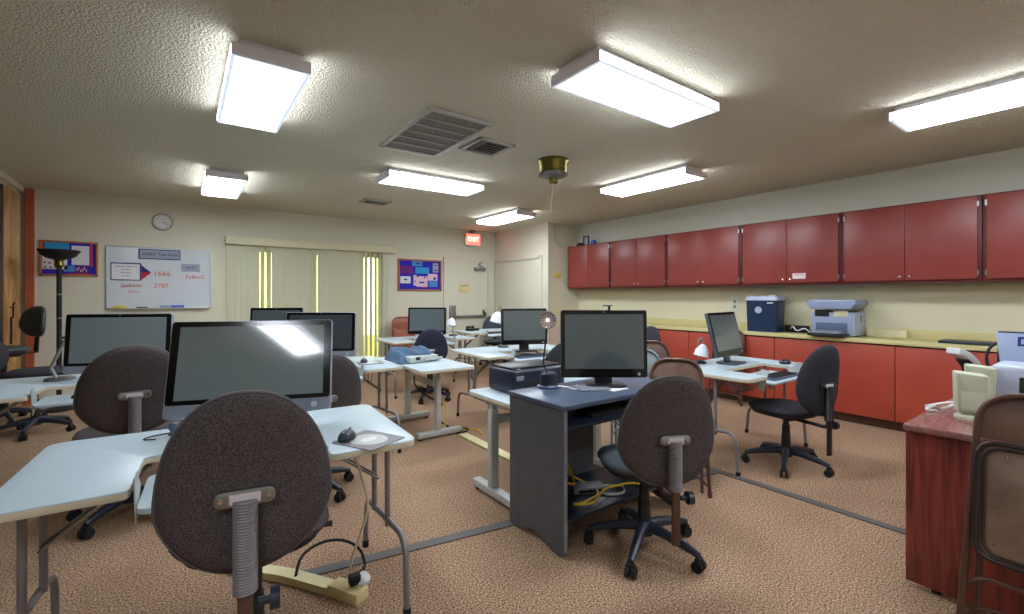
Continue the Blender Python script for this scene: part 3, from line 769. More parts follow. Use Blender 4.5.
def mouse(label, x, y, z, rot):
    r = thing('computer_mouse', label, 'mouse', (x, y, z), rot, 'computer mice')
    m = MB(); t = bmesh.new(); bmesh.ops.create_uvsphere(t, u_segments=20, v_segments=12, radius=1)
    for v in t.verts:
        if v.co.z < 0: v.co.z *= .15
        v.co = Vector((v.co.x*.033, v.co.y*.055, v.co.z*.036*(1-.18*v.co.y)+.005))
    m._merge(t); m.build('shell', 'blueblack', r, angle=60)
    MB().cyl((-.004, .03, .036), (.004, .03, .036), .007, n=12).build('wheel', 'steel', r)
    return r
mouse('black mouse on the grey pad of the foreground table', .565, 1.975, .745, -40)
mouse('black mouse on the table before the blinds', 1.34, 4.156, .744, -20)
mouse('black mouse on the right-hand table behind the office chair', 4.375, 1.893, .743, 60)
def pad_flat(label, x, y, z, rot, w, d, mm='tubegrey'):
    r = thing('mouse_pad', label, 'mouse pad', (x, y, z), rot, 'mouse pads')
    MB().prism([(p.x, p.y) for p in rrect(w, d, .01, 3)], .0005, .004).build('sheet', mm, r)
    m = MB(); m.prism([(math.cos(a)*w*.36, math.sin(a)*d*.36) for a in [k*math.pi/16 for k in range(32)]], .004, .005); e_ = m.build('oval_print', 'lightgrey', r, 'pale oval picture')
    m = MB(); m.prism([(math.cos(a)*w*.2, math.sin(a)*d*.12) for a in [k*math.pi/8 for k in range(16)]], .005, .0056); m.build('print_mark', 'paper', e_)
    return r
pad_flat('dark grey mouse pad with a pale oval picture on the foreground table', .64, 1.92, .74, 27, .20, .225, 'dkgrey' if 'dkgrey' in M else 'tubegrey')
pad_flat('small grey mouse pad on the table before the blinds', 1.384, 4.124, .74, -10, .22, .2)
# cable at M1 foot
o = thing('desk_camera', 'tiny greenish webcam with a black wire at the foot of the foreground screen', 'webcam', (-.03, 2.50, .74), 0)
MB().lathe([(0, 0), (.02, 0), (.012, .015), (.02, .03), (.016, .05), (0, .055)], 16).build('body', 'dkbluegrey', o)
MB().tube(fillet([(-.01, 0, .01), (-.08, .0, .006), (-.11, -.04, .006), (-.06, -.06, .006)], .03), .003, 6).build('wire', 'blackm', o)

# lamps
def gooseneck(label, x, y, z, rot, h, reach, mm='shade', sr=.06, sh=.1, base='blueblack', drop=.02, cat='desk lamp'):
    r = thing('desk_lamp', label, cat, (x, y, z), rot, 'desk lamps')
    MB().lathe([(0, 0), (.065, 0), (.067, .012), (.05, .022), (0, .024)], 28).build('lamp_base', base, r)
    pts = fillet([(0, 0, .02), (-.01, 0, h), (reach*.6, 0, h+.05), (reach, 0, h-drop)], .12, n=8)
    MB().tube(pts, .006, 8).build('stem', 'steel', r)
    m = MB(); tm = Matrix.Translation((reach, 0, h-drop)) @ Matrix.Rotation(R(14), 4, 'Y')
    m.lathe([(.016, .0), (sr*.55, -.02), (sr*.85, -.05), (sr, -sh), (sr*.94, -sh), (sr*.8, -.05), (sr*.5, -.024), (.0, -.006)], 28, tm); m.build('lamp_shade', mm, r)
    return r
gooseneck('white-shaded desk lamp on the right-hand table left of the slim monitor', 3.80, 2.38, .74, -35, .19, .05, sr=.065, sh=.11)
gooseneck('white-shaded desk lamp right of the small back monitor', 3.36, 6.2, .74, 30, .29, -.03, sr=.075, sh=.12)
gooseneck('white-shaded desk lamp at the left side of the middle black monitor', 3.10, 4.48, .74, -35, .44, -.05, sr=.08, sh=.13)
# round-headed lamp on black desk
l = thing('round_head_lamp', 'black lamp with a round wire-ringed head and cylinder base on the black desk', 'desk lamp', (1.835, 2.16, .785), 0)
MB().lathe([(0, 0), (.062, 0), (.064, .012), (.055, .02), (.053, .085), (.045, .095), (0, .098)], 32).build('lamp_base', 'blueblack', l)
MB().lathe([(.054, .0), (.068, .0), (.07, .012), (.054, .018)], 32).build('base_ring', 'dkbluegrey', l)
MB().tube([(-.01, 0, .09), (-.025, .02, .15), (-.02, .01, .25), (-.012, 0, .36)], .005, 8).build('stem', 'blackm', l)
tm = Matrix.Translation((-.008, 0, .415)) @ Matrix.Rotation(R(-35.8), 4, 'Z') @ Matrix.Rotation(R(80), 4, 'X')
hd = MB().lathe([(0, -.02), (.03, -.02), (.05, -.005), (.056, .012), (.05, .014), (.03, -.002), (0, -.004)], 32, tm).build('lamp_head', 'lampgrey', l)
m = MB()
for k in range(14):
    a = k*math.pi/7; m.tube([tm @ Vector((0.012*math.cos(a), .012*math.sin(a), .012)), tm @ Vector((.052*math.cos(a), .052*math.sin(a), .013))], .0015, 5)
m.build('wire_guard', 'lightgrey', hd)
MB().lathe([(0, .008), (.01, .008), (.009, .016), (0, .018)], 16, tm).build('lens', 'exitletter', hd)
# lamp of T2 (arm)
l = thing('swing_arm_lamp', 'silver swing-arm desk lamp on the left-edge table, in front of the floor lamp', 'desk lamp', (-.72, 4.62, .74), 0)
MB().lathe([(0, 0), (.085, 0), (.087, .012), (.06, .022), (0, .025)], 28).build('lamp_base', 'steel', l)
MB().tube([(-.02, 0, .02), (-.05, .02, .09), (.02, .03, .28)], .011, 10).build('arm', 'steel', l)
m = MB(); m.bar((.0, .03, .30), (.05, .0, .31), .035, .02, bev=.005); m.build('lamp_head', 'steel', l)

# floor lamp torchiere
l = thing('floor_lamp', 'black torchiere floor lamp with a wide bowl in front of the left bulletin board', 'floor lamp', (-1.175, 7.5, 0))
MB().lathe([(0, 0), (.14, 0), (.145, .015), (.12, .03), (.03, .045), (0, .045)], 36).build('lamp_base', 'blackm', l)
MB().cyl((0, 0, .04), (0, 0, 1.7), .024, n=16).build('pole', 'blackm', l)
m = MB()
for z in (.72, 1.08, 1.36): m.cyl((0, 0, z), (0, 0, z+.012), .026, n=16)
m.build('pole_ring', 'steel', l)
MB().lathe([(0, 1.68), (.028, 1.68), (.045, 1.71), (.035, 1.75), (.05, 1.78), (0, 1.79)], 24).build('brass_collar', 'brass', l, 'brass collar under the bowl')
MB().lathe([(.03, 1.775), (.09, 1.785), (.15, 1.82), (.19, 1.885), (.185, 1.89), (.145, 1.835), (.08, 1.80), (0, 1.79)], 40).build('bowl', 'blackm', l)

# ------------------------------------------------------------------ office chairs
def egg(w, h, z0, taper=.16, n=40, e=2.5):
    out = []
    for k in range(n):
        a = 2*math.pi*k/n; c_, s_ = math.cos(a), math.sin(a)
        x = math.copysign(abs(c_)**(2/e), c_)*w/2; z = math.copysign(abs(s_)**(2/e), s_)*h/2
        x *= 1-taper*(z/(h/2)) if z > -h*.2 else 1+taper*.4-abs(z/(h/2)+.4)*.12
        out.append((x, z0+h/2+z))
    return out
def office_chair(label, x, y, rot, bw=.46, bh=.50, bz=.46, sz=.50, sw=.48, sd=.45, fabric='fabric', seatm=None, piping='piping', taper=.16, back_y=-.25, spin=0, jbar=True, lean=6, e=2.5, base_h=None):
    seatm = seatm or fabric
    r = thing('office_chair', label, 'office chair', (x, y, 0), rot, 'office chairs')
    # base
    for k in range(5):
        a = R(spin+72*k); u = Vector((math.cos(a), math.sin(a), 0))
        m = MB(); m.tube([u*.03+Vector((0, 0, .125)), u*.12+Vector((0, 0, .118)), u*.24+Vector((0, 0, .095)), u*.30+Vector((0, 0, .078))], [.03, .026, .021, .016], 10)
        lg = m.build('base_arm', 'blueblack', r)
        m = MB(); v = u.cross(Vector((0, 0, 1)))
        for s_ in (-1, 1): m.cyl(u*.295+v*(.006*s_)+Vector((0, 0, .028)), u*.295+v*(.026*s_)+Vector((0, 0, .028)), .028, n=18)
        m.tube([u*.295+v*-.02+Vector((0, 0, .058)), u*.295+v*.02+Vector((0, 0, .058))], .014, 10)
        m.build('caster', 'rubber', lg)
    MB().lathe([(0, .08), (.045, .08), (.05, .13), (.034, .155), (0, .155)], 24).build('hub', 'blueblack', r)
    m = MB(); m.lathe([(0, .14), (.034, .14), (.032, .25), (.028, .25), (.028, .33), (.022, .33), (.022, sz-.09), (0, sz-.09)], 22); m.build('gas_lift', 'black', r)
    # seat
    def sc(x_, z_): return -.012*((x_/(sw/2))**2)
    out = [(q[0], q[1]) for q in egg(sw, sd, -sd/2, .04, 40, 2.8)]
    m = MB(); m.pad(out, .075, mtx=Matrix.Translation((0, .02, sz-.04)) @ Matrix.Rotation(R(-90), 4, 'X')); st = m.build('seat', seatm, r, angle=70)
    m = MB(); m.prism([(q[0]*.9, -q[1]*.9+.02) for q in out], sz-.085, sz-.055, bev=.01); m.build('seat_pan', 'black', r)
    m = MB(); m.box((0, .0, sz-.1), (.16, .2, .04), bev=.008); m.build('mechanism', 'black', r)
    m = MB(); m.tube([(.06, .03, sz-.1), (.2, .05, sz-.11), (.25, .06, sz-.115)], [.006, .006, .012], 8); m.build('lever', 'black', r)
    # back
    lm = Matrix.Translation((0, back_y, bz)) @ Matrix.Rotation(R(lean), 4, 'X')
    ob = egg(bw, bh, 0, taper, 44, e)
    cv = lambda x_, z_: -.035*(1-(x_/(bw/2))**2)+.02*math.sin((z_/bh)*math.pi)
    m = MB(); m.pad(ob, .07, cv, lm, rings=9, p=5); bk = m.build('backrest', fabric, r, angle=70)
    if piping:
        m = MB(); m.tube([lm @ Vector((q[0]*1.0, cv(q[0], q[1]), q[1])) for q in ob], .006, 6, closed=True); m.build('piping', piping, bk)
    if jbar:
        yb = back_y-.075; zt = bz+bh*.42
        m = MB(); m.tube(fillet([(0, -.05, sz-.11), (0, yb-.012, sz-.11), (0, yb-.012, sz-.02)], .04), .014, 10)
        m.box((0, yb-.02, sz-.16), (.038, .02, .30), bev=.005)
        m.build('back_bar', 'brownmetal' if fabric == 'fabric' else 'black', r)
        m = MB(); nseg = 32; z0 = sz-.06; pts = []; rr = []
        for k in range(nseg*2+1):
            t = k/(nseg*2); pts.append((0, yb-.018+.0*t, z0+(zt-z0)*t)); rr.append(.0315 if k % 2 else .0285)
        m.tube(pts, rr, 12)
        m.build('bellows_cover', 'bellows' if fabric == 'fabric' else 'black', r, 'grey ribbed rubber sleeve' if fabric == 'fabric' else None)
        m = MB(); m.prism([(q.x, q.y) for q in rrect(.15, .045, .022, 5)], 0, .022, Matrix.Translation((0, yb+.0, zt+.005)) @ UP, bev=.005)
        bkt = m.build('back_bracket', 'steel' if fabric == 'fabric' else 'black', r)
        MB().box((0, yb-.0235, zt+.005), (.075, .003, .026)).build('label_plate', 'labelgrey' if fabric == 'fabric' else 'paper', bkt, 'pale label plate')
        for s_ in (-1, 1): MB().cyl((s_*.058, yb-.021, zt+.005), (s_*.058, yb-.026, zt+.005), .006, n=10).build('screw', 'chrome', bkt)
        m = MB(); m.cyl((.03, yb-.01, sz-.10), (.075, yb-.01, sz-.10), .012, n=14); m.cyl((.06, yb-.01, sz-.10), (.085, yb-.01, sz-.10), .03, n=18); m.build('tension_knob', 'blueblack', r)
    else:
        m = MB(); m.bar((0, -.1, sz-.1), (0, back_y-.03, sz-.1), .07, .012); m.bar((0, back_y-.03, sz-.1), (0, back_y-.05, bz+bh*.45), .06, .012); m.build('back_bar', 'black', r)
    return r
def face(dx, dy): return math.degrees(math.atan2(-dx, dy))
office_chair('charcoal office chair with grey ribbed sleeve in the left foreground, back turned to the viewer', .205, 1.80, face(.18, 1), .43, .52, .575, .60, .47, .44, 'fabric', taper=.20, back_y=-.27, spin=20, e=2.35, lean=7)
office_chair('charcoal office chair behind the foreground table at the left, before the wide black monitor', -.25, 3.68, face(-.10, 1), .49, .51, .57, .56, .54, .48, 'fabric', taper=.16, spin=10, e=2.3, lean=8)
office_chair('charcoal office chair in the centre foreground at the black desk', 2.01, 1.575, face(.47, .88), .47, .53, .455, .51, .47, .46, 'fabric', seatm='seatf', spin=18, e=2.4, taper=.18)
office_chair('black office chair at the right in front of the slim tilted monitor', 3.90, 1.68, face(.26, .96), .42, .53, .47, .50, .47, .46, 'fabric2', spin=0, piping=None, taper=.14, e=2.3)
office_chair('brown-grey office chair half hidden behind the foreground silver screen', .70, 3.36, face(-.1, 1), .52, .50, .48, .52, .48, .46, 'fabric', spin=5, taper=.14)
office_chair('navy-black office chair at the back behind the cloth-covered bundle', 2.62, 5.48, face(.35, .9), .42, .48, .47, .52, .5, .46, 'navyf', spin=30, piping=None, e=2.2)
office_chair('dark blue office chair at the far back next to a white lamp, facing the viewer', 5.0, 7.5, face(-.55, -.85), .5, .46, .5, .5, .48, .45, 'blueseat' if 'blueseat' in M else 'seatf', spin=12, jbar=False, piping=None)
office_chair('dark office chair partly hidden left behind the black-desk monitor', 2.86, 3.22, face(.35, .95), .52, .50, .47, .5, .48, .45, 'fabric2', spin=40, piping=None, taper=.2)
office_chair('black office chair back showing just right of the black-desk monitor', 4.38, 3.62, face(-1, .1), .42, .48, .5, .5, .46, .44, 'fabric2', spin=25, piping=None)
office_chair('grey-green vinyl stool chair standing high in the far left corner', -1.53, 7.1, face(-.75, -.66), .36, .35, .89, .82, .42, .40, 'vinyl', spin=15, jbar=False, piping=None, taper=.12, back_y=-.24, lean=4)
office_chair('dark vinyl office chair at the left edge behind the left-edge table', -1.17, 6.4, face(1, -.1), .46, .36, .60, .64, .50, .48, 'fabric2', spin=0, jbar=False, piping=None, taper=.1, back_y=-.27)

# ------------------------------------------------------------------ folding chairs
def folded_chair(label, x, y, rot, lean, frame='brownmetal', panelm='brownpanel', w=.45, H=.97, inner=None, dz=0):
    r = thing('folding_chair', label, 'folding chair', (x, y, dz), 0, 'folding metal chairs', rot=(R(-lean), 0, R(rot)))
    m = MB(); m.tube(fillet([(-w/2-.012, 0, .01), (-w/2+.012, 0, H*.62), (-w/2+.03, 0, H), (w/2-.03, 0, H), (w/2-.012, 0, H*.62), (w/2+.012, 0, .01)], .13, n=8), .0125, 12); m.build('back_frame', frame, r)
    m = MB(); m.tube(fillet([(-w/2+.035, .03, .02), (-w/2+.035, .03, H*.36), (-w/2+.035, .028, H*.6), (w/2-.035, .028, H*.6), (w/2-.035, .03, H*.36), (w/2-.035, .03, .02)], .04), .011, 10); m.build('rear_frame', frame, r)
    m = MB()
    for z, yy in ((.24, 0), (.12, .03)): m.tube(fillet([(-w/2+.0, yy, z-.05), (-w/2+.05, yy-.004, z), (w/2-.05, yy-.004, z), (w/2-.0, yy, z-.05)], .05), .0085, 8)
    m.build('rung', frame, r)
    # backrest
    out = fillet([(-w/2+.012, H-.185, 0), (w/2-.012, H-.185, 0), (w/2-.03, H-.005, 0), (-w/2+.03, H-.005, 0)], [.01, .01, .11, .11], True, 8)
    m = MB(); m.prism([(q.x, q.y) for q in out], -.004, .004, UP, bev=.002)
    for v in m.bm.verts: v.co.y += .022*(1-(v.co.x/(w/2))**2)
    m.build('backrest', panelm, r)
    # seat, folded up against the frame (underside faces out)
    sh = .45; zb = H-.645
    P = rrect(w-.06, sh, .07, 6, 0, zb+sh/2)
    m = MB(); m.prism([(q.x, q.y) for q in P], .006, .03, UP, bev=.006); st = m.build('seat', inner or panelm, r)
    m = MB(); m.tube([(q.x, -.03, q.y) for q in P], .011, 8, closed=True); P2 = rrect(w-.1, sh-.04, .06, 6, 0, zb+sh/2); m.tube([(q.x, -.031, q.y) for q in P2], .006, 8, closed=True); m.build('seat_rim', 'darkbrown' if frame == 'brownmetal' else frame, st, 'dark rolled rim')
    m = MB()
    for (xx, z2) in ((-w/2+.08, zb+.06), (-w/2+.08, zb+.2), (-w/2+.11, zb+sh-.05), (w/2-.08, zb+.06), (w/2-.08, zb+.2), (w/2-.11, zb+sh-.05)): m.lathe([(0, 0), (.006, 0), (.004, .005), (0, .006)], 10, Matrix.Translation((xx, -.03, z2)) @ UP)
    m.build('rivet', 'chrome', st)
    for s_ in (-1, 1): MB().cyl((s_*(w/2+.012), 0, 0), (s_*(w/2+.012), 0, .04), .016, n=12).build('foot_cap', 'brownmetal', r)
    return r
folded_chair('brown metal folding chair leaning on the cherry desk at the right edge', 2.535, .205, -90, 8, H=.965, inner='tanpanel')
folded_chair('rust-brown folding chair leaning against the back wall by the back monitor', 3.27, 7.80, 0, 9, 'rustpanel', 'rustpanel', H=.97)
folded_chair('brown folding chair leaning on the base cabinets behind the slim monitor', 5.54, 3.12, -90, 9, H=.93, w=.42)
folded_chair('pale grey folding chair nearest behind the black-desk monitor', 3.09, 2.46, -38, 12, 'greypanel', 'greypanel', H=.90)
folded_chair('brown folding chair leaning beside the right-hand table, legs showing under the office chair', 2.74, 1.88, -55, 17, H=.92, w=.40)
folded_chair('brown folding chair just behind the other brown one beside the right-hand table', 3.50, 2.64, -38, 10, H=.93, w=.40)

# ------------------------------------------------------------------ black desk
dk = thing('computer_desk', 'black laminate computer desk with sliding keyboard shelf in the centre', 'desk', (1.585, 1.745, 0))
Wd, Dd, Hd = .99, .475, .785
def side(x0):
    pts = [(0, .012), (.03, 0), (.07, .0), (.25, .05), (.40, .0), (.44, .0), (Dd, .012), (Dd, Hd-.025), (0, Hd-.025)]
    m = MB(); m.prism(fillet([(p[0], p[1], 0) for p in pts], .01, True, 3), 0, .02, Matrix.Translation((x0, 0, 0)) @ Matrix(((0, 0, 1, 0), (1, 0, 0, 0), (0, 1, 0, 0), (0, 0, 0, 1)))); return m
side(0).build('side_panel', 'deskblack', dk); side(Wd-.02).build('side_panel', 'deskblack', dk)
m = MB()
m.box((.0105, -.002, .4), (.02, .005, .73)); m.build('edge_strip', 'edgegrey', dk, 'pale worn edge strip')
MB().box((Wd-.0105, -.002, .4), (.02, .005, .73)).build('edge_strip', 'edgegrey', dk, 'pale worn edge strip')
MB().box((Wd/2, Dd/2-.002, Hd-.0125), (Wd+.02, Dd+.02, .025), bev=.006).build('desk_top', 'desktop', dk)
MB().box((.345, .45, .45), (.65, .012, .58)).build('back_panel', 'deskblack', dk)
MB().box((Wd/2, .235, .165), (Wd-.04, .42, .018), bev=.003).build('lower_shelf', 'blueblack', dk)
MB().box((.49, .15, .662), (.93, .32, .016), bev=.004).build('keyboard_shelf', 'blueblack', dk)
m = MB()
for s_ in (.03, .955): m.box((s_, .2, .69), (.014, .3, .04))
m.build('shelf_slide', 'blackm', dk)
keyboard('black keyboard on the pulled-out shelf of the black desk', 2.05, 1.86, .671, 0)
tag(MB().tube(fillet([(1.72, 2.05, .22), (1.63, 1.95, .28), (1.70, 1.86, .33), (1.82, 1.90, .27), (1.86, 2.02, .36), (1.94, 2.1, .24), (2.02, 2.0, .2), (1.98, 1.86, .2), (1.80, 1.83, .2), (1.74, 1.86, .2), (1.86, 1.80, .19), (2.0, 1.86, .22), (2.25, 1.88, .19), (2.32, 1.8, .19)], .06), .0065, 8).build('yellow_cable', 'yellowcable'), 'yellow network cable coiled on the lower shelf of the black desk', 'cable')
tag(MB().tube(fillet([(2.05, 1.98, .185), (2.0, 1.86, .185), (2.12, 1.80, .185), (2.2, 1.88, .185), (2.1, 1.95, .186)], .05), .007, 8).build('grey_cable', 'lightgrey'), 'pale grey cable loop on the lower shelf of the black desk', 'cable')
o = thing('network_switch', 'small grey network box on the lower shelf of the black desk', 'network box', (1.98, 1.97, .175), -25)
MB().box((0, 0, .02), (.2, .1, .036), bev=.005).build('case', 'tubegrey', o); MB().box((0, -.052, .02), (.14, .004, .015)).build('ports', 'blackm', o)
o = tag(MB().prism([(p.x, p.y) for p in rrect(.20, .16, .02, 4)], 0, .01, bev=.003).build('tablet_pad', 'silver'), 'pale grey flat pad on the black desk before the monitor', 'pad'); o.location = (2.02, 1.98, .786); o.rotation_euler = (0, 0, R(-20))
o = tag(MB().prism([(-.07, -.05), (.07, -.04), (.065, .05), (-.07, .045)], 0, .002).build('paper_note', 'paper'), 'white note paper lying on the black desk beside the grey pad', 'paper'); o.location = (2.13, 1.88, .786)
tag(MB().tube(fillet([(1.86, 2.1, .80), (1.92, 2.06, .79), (1.90, 2.0, .79), (1.96, 2.0, .79), (1.99, 2.06, .79), (2.02, 2.1, .79)], .02), .005, 6).build('earphone_cord', 'white'), 'white cord bunched between the round lamp and the desk monitor', 'cable')

# black printer on T-leg table
p_ = thing('inkjet_printer', 'black inkjet printer on the white table behind the black desk', 'printer', (2.02, 2.62, .68), 0)
m = MB(); m.box((0, 0, .085), (.46, .32, .165), bev=.02, seg=3); m.build('body', 'blueblack', p_)
m = MB(); m.box((0, .01, .172), (.43, .26, .02), bev=.008); m.build('scanner_lid', 'black', p_)
MB().box((.02, -.160, .06), (.34, .012, .07), bev=.004).build('paper_slot', 'blackm', p_)
MB().box((-.18, -.163, .115), (.06, .006, .03), bev=.002).build('badge', 'silver', p_, 'silver name badge')
MB().box((-.17, -.12, .168), (.03, .05, .012), bev=.004).build('button', 'steel', p_)

# cloth bundle on T4
o = thing('covered_keyboard', 'blue-grey cloth draped over grey equipment on the small T-leg table', 'covered equipment', (1.93, 4.45, .68), 10)
t = bmesh.new(); bmesh.ops.create_grid(t, x_segments=36, y_segments=24, size=1)
for v in t.verts:
    x_, y_ = v.co.x, v.co.y
    e_ = max(abs(x_), abs(y_))
    z_ = .115*(1-max(0, (e_-.72)/.28)**1.5)
    z_ -= .07*max(0, -y_-.1)*(1-abs(x_)*.3) + .02*math.sin(x_*5+y_*3)
    v.co = Vector((x_*(.25+.012*math.sin(y_*6)), y_*.17-.03*math.sin(x_*4), max(.012, z_+.012*math.sin(x_*14+y_*5))))
bmesh.ops.solidify(t, geom=t.faces[:], thickness=.004)
m = MB(); m._merge(t); m.build('cloth', 'cloth', o, angle=80)
m = MB(); m.box((.02, -.14, .035), (.34, .12, .06), bev=.01); m.box((.12, -.21, .03), (.22, .03, .025), bev=.004); m.build('equipment', 'lightgrey', o)
MB().box((-.06, -.202, .045), (.05, .006, .03)).build('slot', 'blackm', o)

# T4 cables
tag(MB().tube(fillet([(1.76, 4.0, .60), (1.80, 4.1, .5), (1.95, 4.1, .36), (2.1, 4.15, .28), (2.15, 4.2, .24)], .06), .008, 8).build('black_cable', 'blackm'), 'black power cable hanging under the small T-leg table', 'cable')
o = tag(MB().box((0, 0, .0), (.06, .12, .04), bev=.008).build('power_adapter', 'blackm'), 'black power adapter hanging beneath the small T-leg table', 'power adapter'); o.location = (1.97, 4.3, .40)
tag(MB().tube(fillet([(2.12, 4.1, .3), (2.12, 4.05, .12), (2.05, 4.0, .02), (2.2, 3.95, .012), (2.3, 4.05, .012), (2.4, 3.9, .012), (2.35, 3.75, .012)], .05), .007, 8).build('yellow_cable', 'yellowcable'), 'yellow cable on the carpet at the foot of the small T-leg table', 'cable')
tag(MB().tube(fillet([(2.10, 4.15, .3), (2.08, 4.12, .1), (2.2, 4.1, .015), (2.35, 4.0, .015), (2.25, 3.9, .015), (2.1, 4.05, .015)], .05), .008, 8).build('black_cable', 'blackm'), 'black cable coiled on the carpet at the foot of the small T-leg table', 'cable')

# ------------------------------------------------------------------ power raceway at foreground
pr = thing('power_raceway', 'beige bent power raceway with plugs on the carpet under the foreground table', 'power strip', (0, 0, 0))
m = MB(); path = fillet([(.20, 2.62, .02), (.40, 2.40, .02), (.56, 2.16, .02), (.60, 2.10, .02)], .06)
for a, b_ in zip(path, path[1:]): m.bar(a, b_, .065, .034)
m.build('channel', 'cable_cover', pr)
m = MB(); m.bar((.56, 2.17, .026), (.645, 2.02, .026), .075, .05, bev=.004); m.build('outlet_box', 'plaque', pr)
m = MB(); m.lathe([(0, 0), (.035, 0), (.04, .02), (.025, .04), (0, .045)], 18, Matrix.Translation((.66, 2.08, .05))); m.build('white_plug', 'white', pr)
m = MB(); m.box((.625, 2.07, .085), (.05, .04, .045), bev=.008); m.build('black_plug', 'blackm', pr)
tag(MB().tube(fillet([(.43, 2.33, .03), (.46, 2.38, .10), (.56, 2.42, .12), (.66, 2.38, .12), (.72, 2.28, .10), (.70, 2.14, .08), (.64, 2.08, .09)], .06), .007, 8).build('black_cable', 'blackm'), 'black power cord looping over the carpet under the foreground table', 'cable')
tag(MB().tube(fillet([(.61, 2.10, .07), (.62, 2.10, .16), (.70, 2.08, .39), (.66, 2.14, .58), (.60, 2.16, .715)], .08), .006, 8).build('white_cord', 'cord'), 'cream cord rising from the raceway to the foreground tabletop', 'cable')

# ------------------------------------------------------------------ cherry desk
cd = thing('cherry_desk', 'cherry-red wood-grain desk at the right edge', 'desk', (2.745, -.37, 0))
Lx, Ly = 1.5, 1.03
MB().box((.014, Ly/2, .375), (.028, Ly, .70), bev=.002).build('side_panel', 'cherry', cd)
MB().box((Lx-.014, Ly/2, .375), (.028, Ly, .70), bev=.002).build('side_panel', 'cherry', cd)
MB().box((Lx/2, Ly-.05, .42), (Lx-.06, .02, .6)).build('modesty_panel', 'cherry', cd)
m = MB(); m.box((Lx/2, Ly/2, .742), (Lx+.05, Ly+.012, .036), bev=.012, seg=3); m.build('desk_top', 'cherrytop', cd)
m = MB()
for (a, b_) in ((.04, Ly-.1), (.04, .1)): m.cyl((a, b_, 0), (a, b_, .026), .018)
m.build('glide', 'blackm', cd)
def speaker(label, x, y, rot):
    r = thing('computer_speaker', label, 'speaker', (x, y, .76), rot, 'beige computer speakers')
    m = MB(); m.lathe([(0, 0), (.055, 0), (.056, .012), (.03, .03), (.02, .045), (0, .045)], 28); m.build('foot', 'beige', r)
    m = MB(); m.prism(fillet([(-.05, .03, 0), (.05, .03, 0), (.058, .215, 0), (-.058, .225, 0)], .012, True, 4), -.045, .045, UP, bev=.012, seg=3)
    for v in m.bm.verts: v.co.y -= (v.co.z-.03)*.08
    m.build('cabinet', 'beige', r)
    MB().box((0, -.0525, .12), (.08, .004, .15), (R(-4), 0, 0), bev=.001).build('grille', 'beige', r)
    return r
speaker('beige computer speaker in front on the cherry desk corner', 3.08, .50, -70)
speaker('beige computer speaker standing behind the other one on the cherry desk', 3.44, .52, -75)
tag(MB().tube(fillet([(3.1, .62, .768), (3.05, .66, .775), (3.15, .64, .785), (3.25, .66, .77), (3.14, .68, .775), (3.3, .62, .785), (3.42, .6, .77), (3.2, .6, .775), (3.08, .6, .785)], .03), .006, 6).build('speaker_cable', 'white'), 'white speaker cable bundled on the edge of the cherry desk', 'cable')
# printer with DELL tray
p_ = thing('desktop_printer', 'blue-grey desktop printer with an upright paper tray on the cherry desk', 'printer', (3.61, .27, .76), -90)
m = MB(); m.box((0, 0, .115), (.44, .30, .23), bev=.03, seg=3); m.build('body', 'bluegrey2', p_)
m = MB(); m.box((.04, -.152, .1), (.30, .012, .15), bev=.02, seg=3); m.build('front_opening', 'blackm', p_)
m = MB(); m.prism([(-.21, .0), (.21, .0), (.235, .17), (-.235, .17)], -.005, .005, Matrix.Translation((0, .10, .22)) @ Matrix.Rotation(R(-20), 4, 'X') @ UP, bev=.003); m.build('paper_support', 'bluegrey', p_)
text(p_, 'maker_lettering', 'DELL', (-.15, .136, .335), (R(70), 0, 0), .07, 'navypaper', 'LEFT')
MB().box((0, .17, .26), (.46, .012, .26), (R(-8), 0, 0), bev=.004).build('rear_panel', 'blueblack', p_)
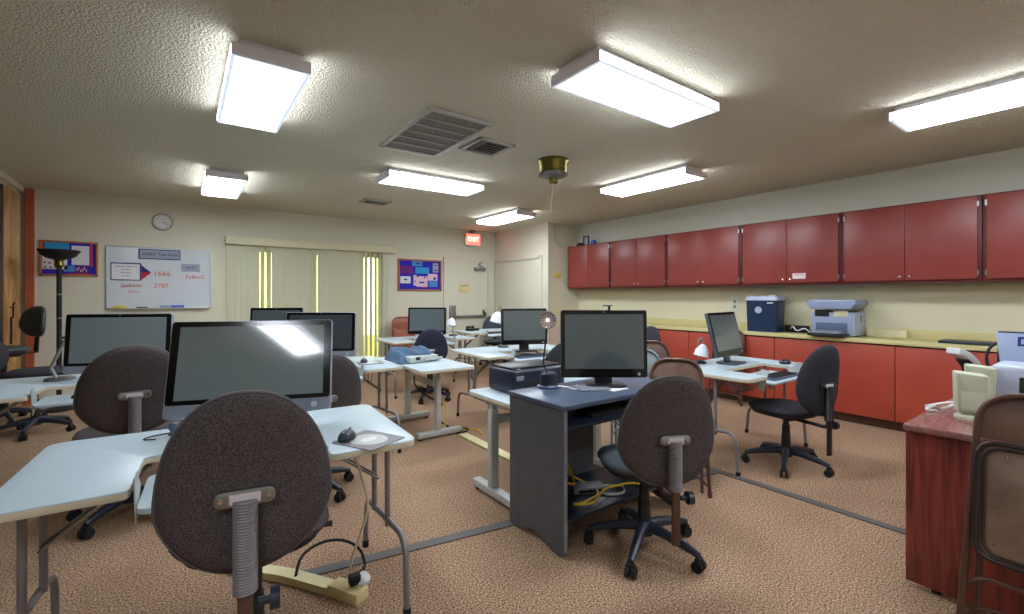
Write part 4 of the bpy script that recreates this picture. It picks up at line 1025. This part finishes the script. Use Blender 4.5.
# curved lamp
l = thing('curved_desk_lamp', 'white curved lamp head with black underside arching behind the beige speakers', 'desk lamp', (4.05, .60, .76), -35.8)
def arc(r0, r1, a0, a1, n=14):
    A = [R(a0+(a1-a0)*k/n) for k in range(n+1)]
    return [(r1*math.cos(a), r1*math.sin(a)) for a in A]+[(r0*math.cos(a), r0*math.sin(a)) for a in reversed(A)]
tm = Matrix.Translation((-.215, 0, .085)) @ UP
MB().prism(arc(.145, .185, -25, 80), -.045, .045, tm, bev=.006).build('lamp_head', 'white', l)
MB().prism(arc(.132, .1445, -25, 50), -.04, .04, tm).build('lamp_underside', 'blackm', l)
MB().lathe([(0, 0), (.07, 0), (.07, .012), (.03, .02), (0, .025)], 28).build('lamp_base', 'white', l)
o = tag(MB().box((0, 0, .04), (.16, .24, .08), bev=.01).build('paper_box', 'paper'), 'low white box on the cherry desk behind the speakers', 'box'); o.location = (3.90, .25, .761)
tag(MB().tube(fillet([(4.0, .50, .78), (3.98, .58, .95), (4.02, .56, 1.06), (4.05, .44, 1.08), (4.07, .36, 1.0), (4.07, .33, .8)], .07), .008, 8).build('black_cable', 'blackm'), 'black cable arching up behind the desktop printer', 'cable')
# far small items
o = thing('telephone', 'black telephone handset lying on the farthest table', 'telephone', (4.12, 6.9, .74), 20)
MB().box((0, 0, .02), (.2, .16, .04), bev=.01).build('base', 'blackm', o); MB().tube([(-.09, .05, .06), (0, .05, .065), (.09, .05, .06)], [.022, .014, .022], 10).build('handset', 'blackm', o)
# metal device under right table tray & T3
for x, y, lb in ((3.62, 1.88, 'silver wire basket under the right-hand table'), (1.22, 4.0, 'silver wire basket under the table before the blinds')):
    o = thing('wire_basket', lb, 'wire basket', (x, y, .60), 0, 'wire baskets under the tables')
    m = MB()
    for k in range(9): m.tube(fillet([(-.12+k*.03, -.06, .10), (-.12+k*.03, -.05, .0), (-.12+k*.03, .05, .0), (-.12+k*.03, .06, .10)], .03), .003, 6)
    for yy, zz_ in ((-.06, .1), (.06, .1), (0, 0)): m.tube([(-.125, yy, zz_), (.125, yy, zz_)], .004, 6)
    m.build('wires', 'steel', o)

# ------------------------------------------------------------------ world, camera
wd = bpy.data.worlds.new('world'); bpy.context.scene.world = wd; wd.use_nodes = True
bg = wd.node_tree.nodes['Background']; bg.inputs[0].default_value = (1.0, 1.0, .42, 1); bg.inputs[1].default_value = 1.6
cam = bpy.data.cameras.new('camera'); co = bpy.data.objects.new('camera', cam); C.objects.link(co)
cam.sensor_width = 36; cam.lens = 36*457.7/1024; cam.shift_y = -(307-295.8)/1024; cam.clip_start = .05
co.location = (0, 0, 1.35); co.rotation_euler = (R(90), 0, R(-35.79))
bpy.context.scene.camera = co
vs = bpy.context.scene.view_settings
vs.view_transform = 'Standard'; vs.look = 'None'; vs.gamma = 1; vs.exposure = 1.5; vs.use_curve_mapping = False
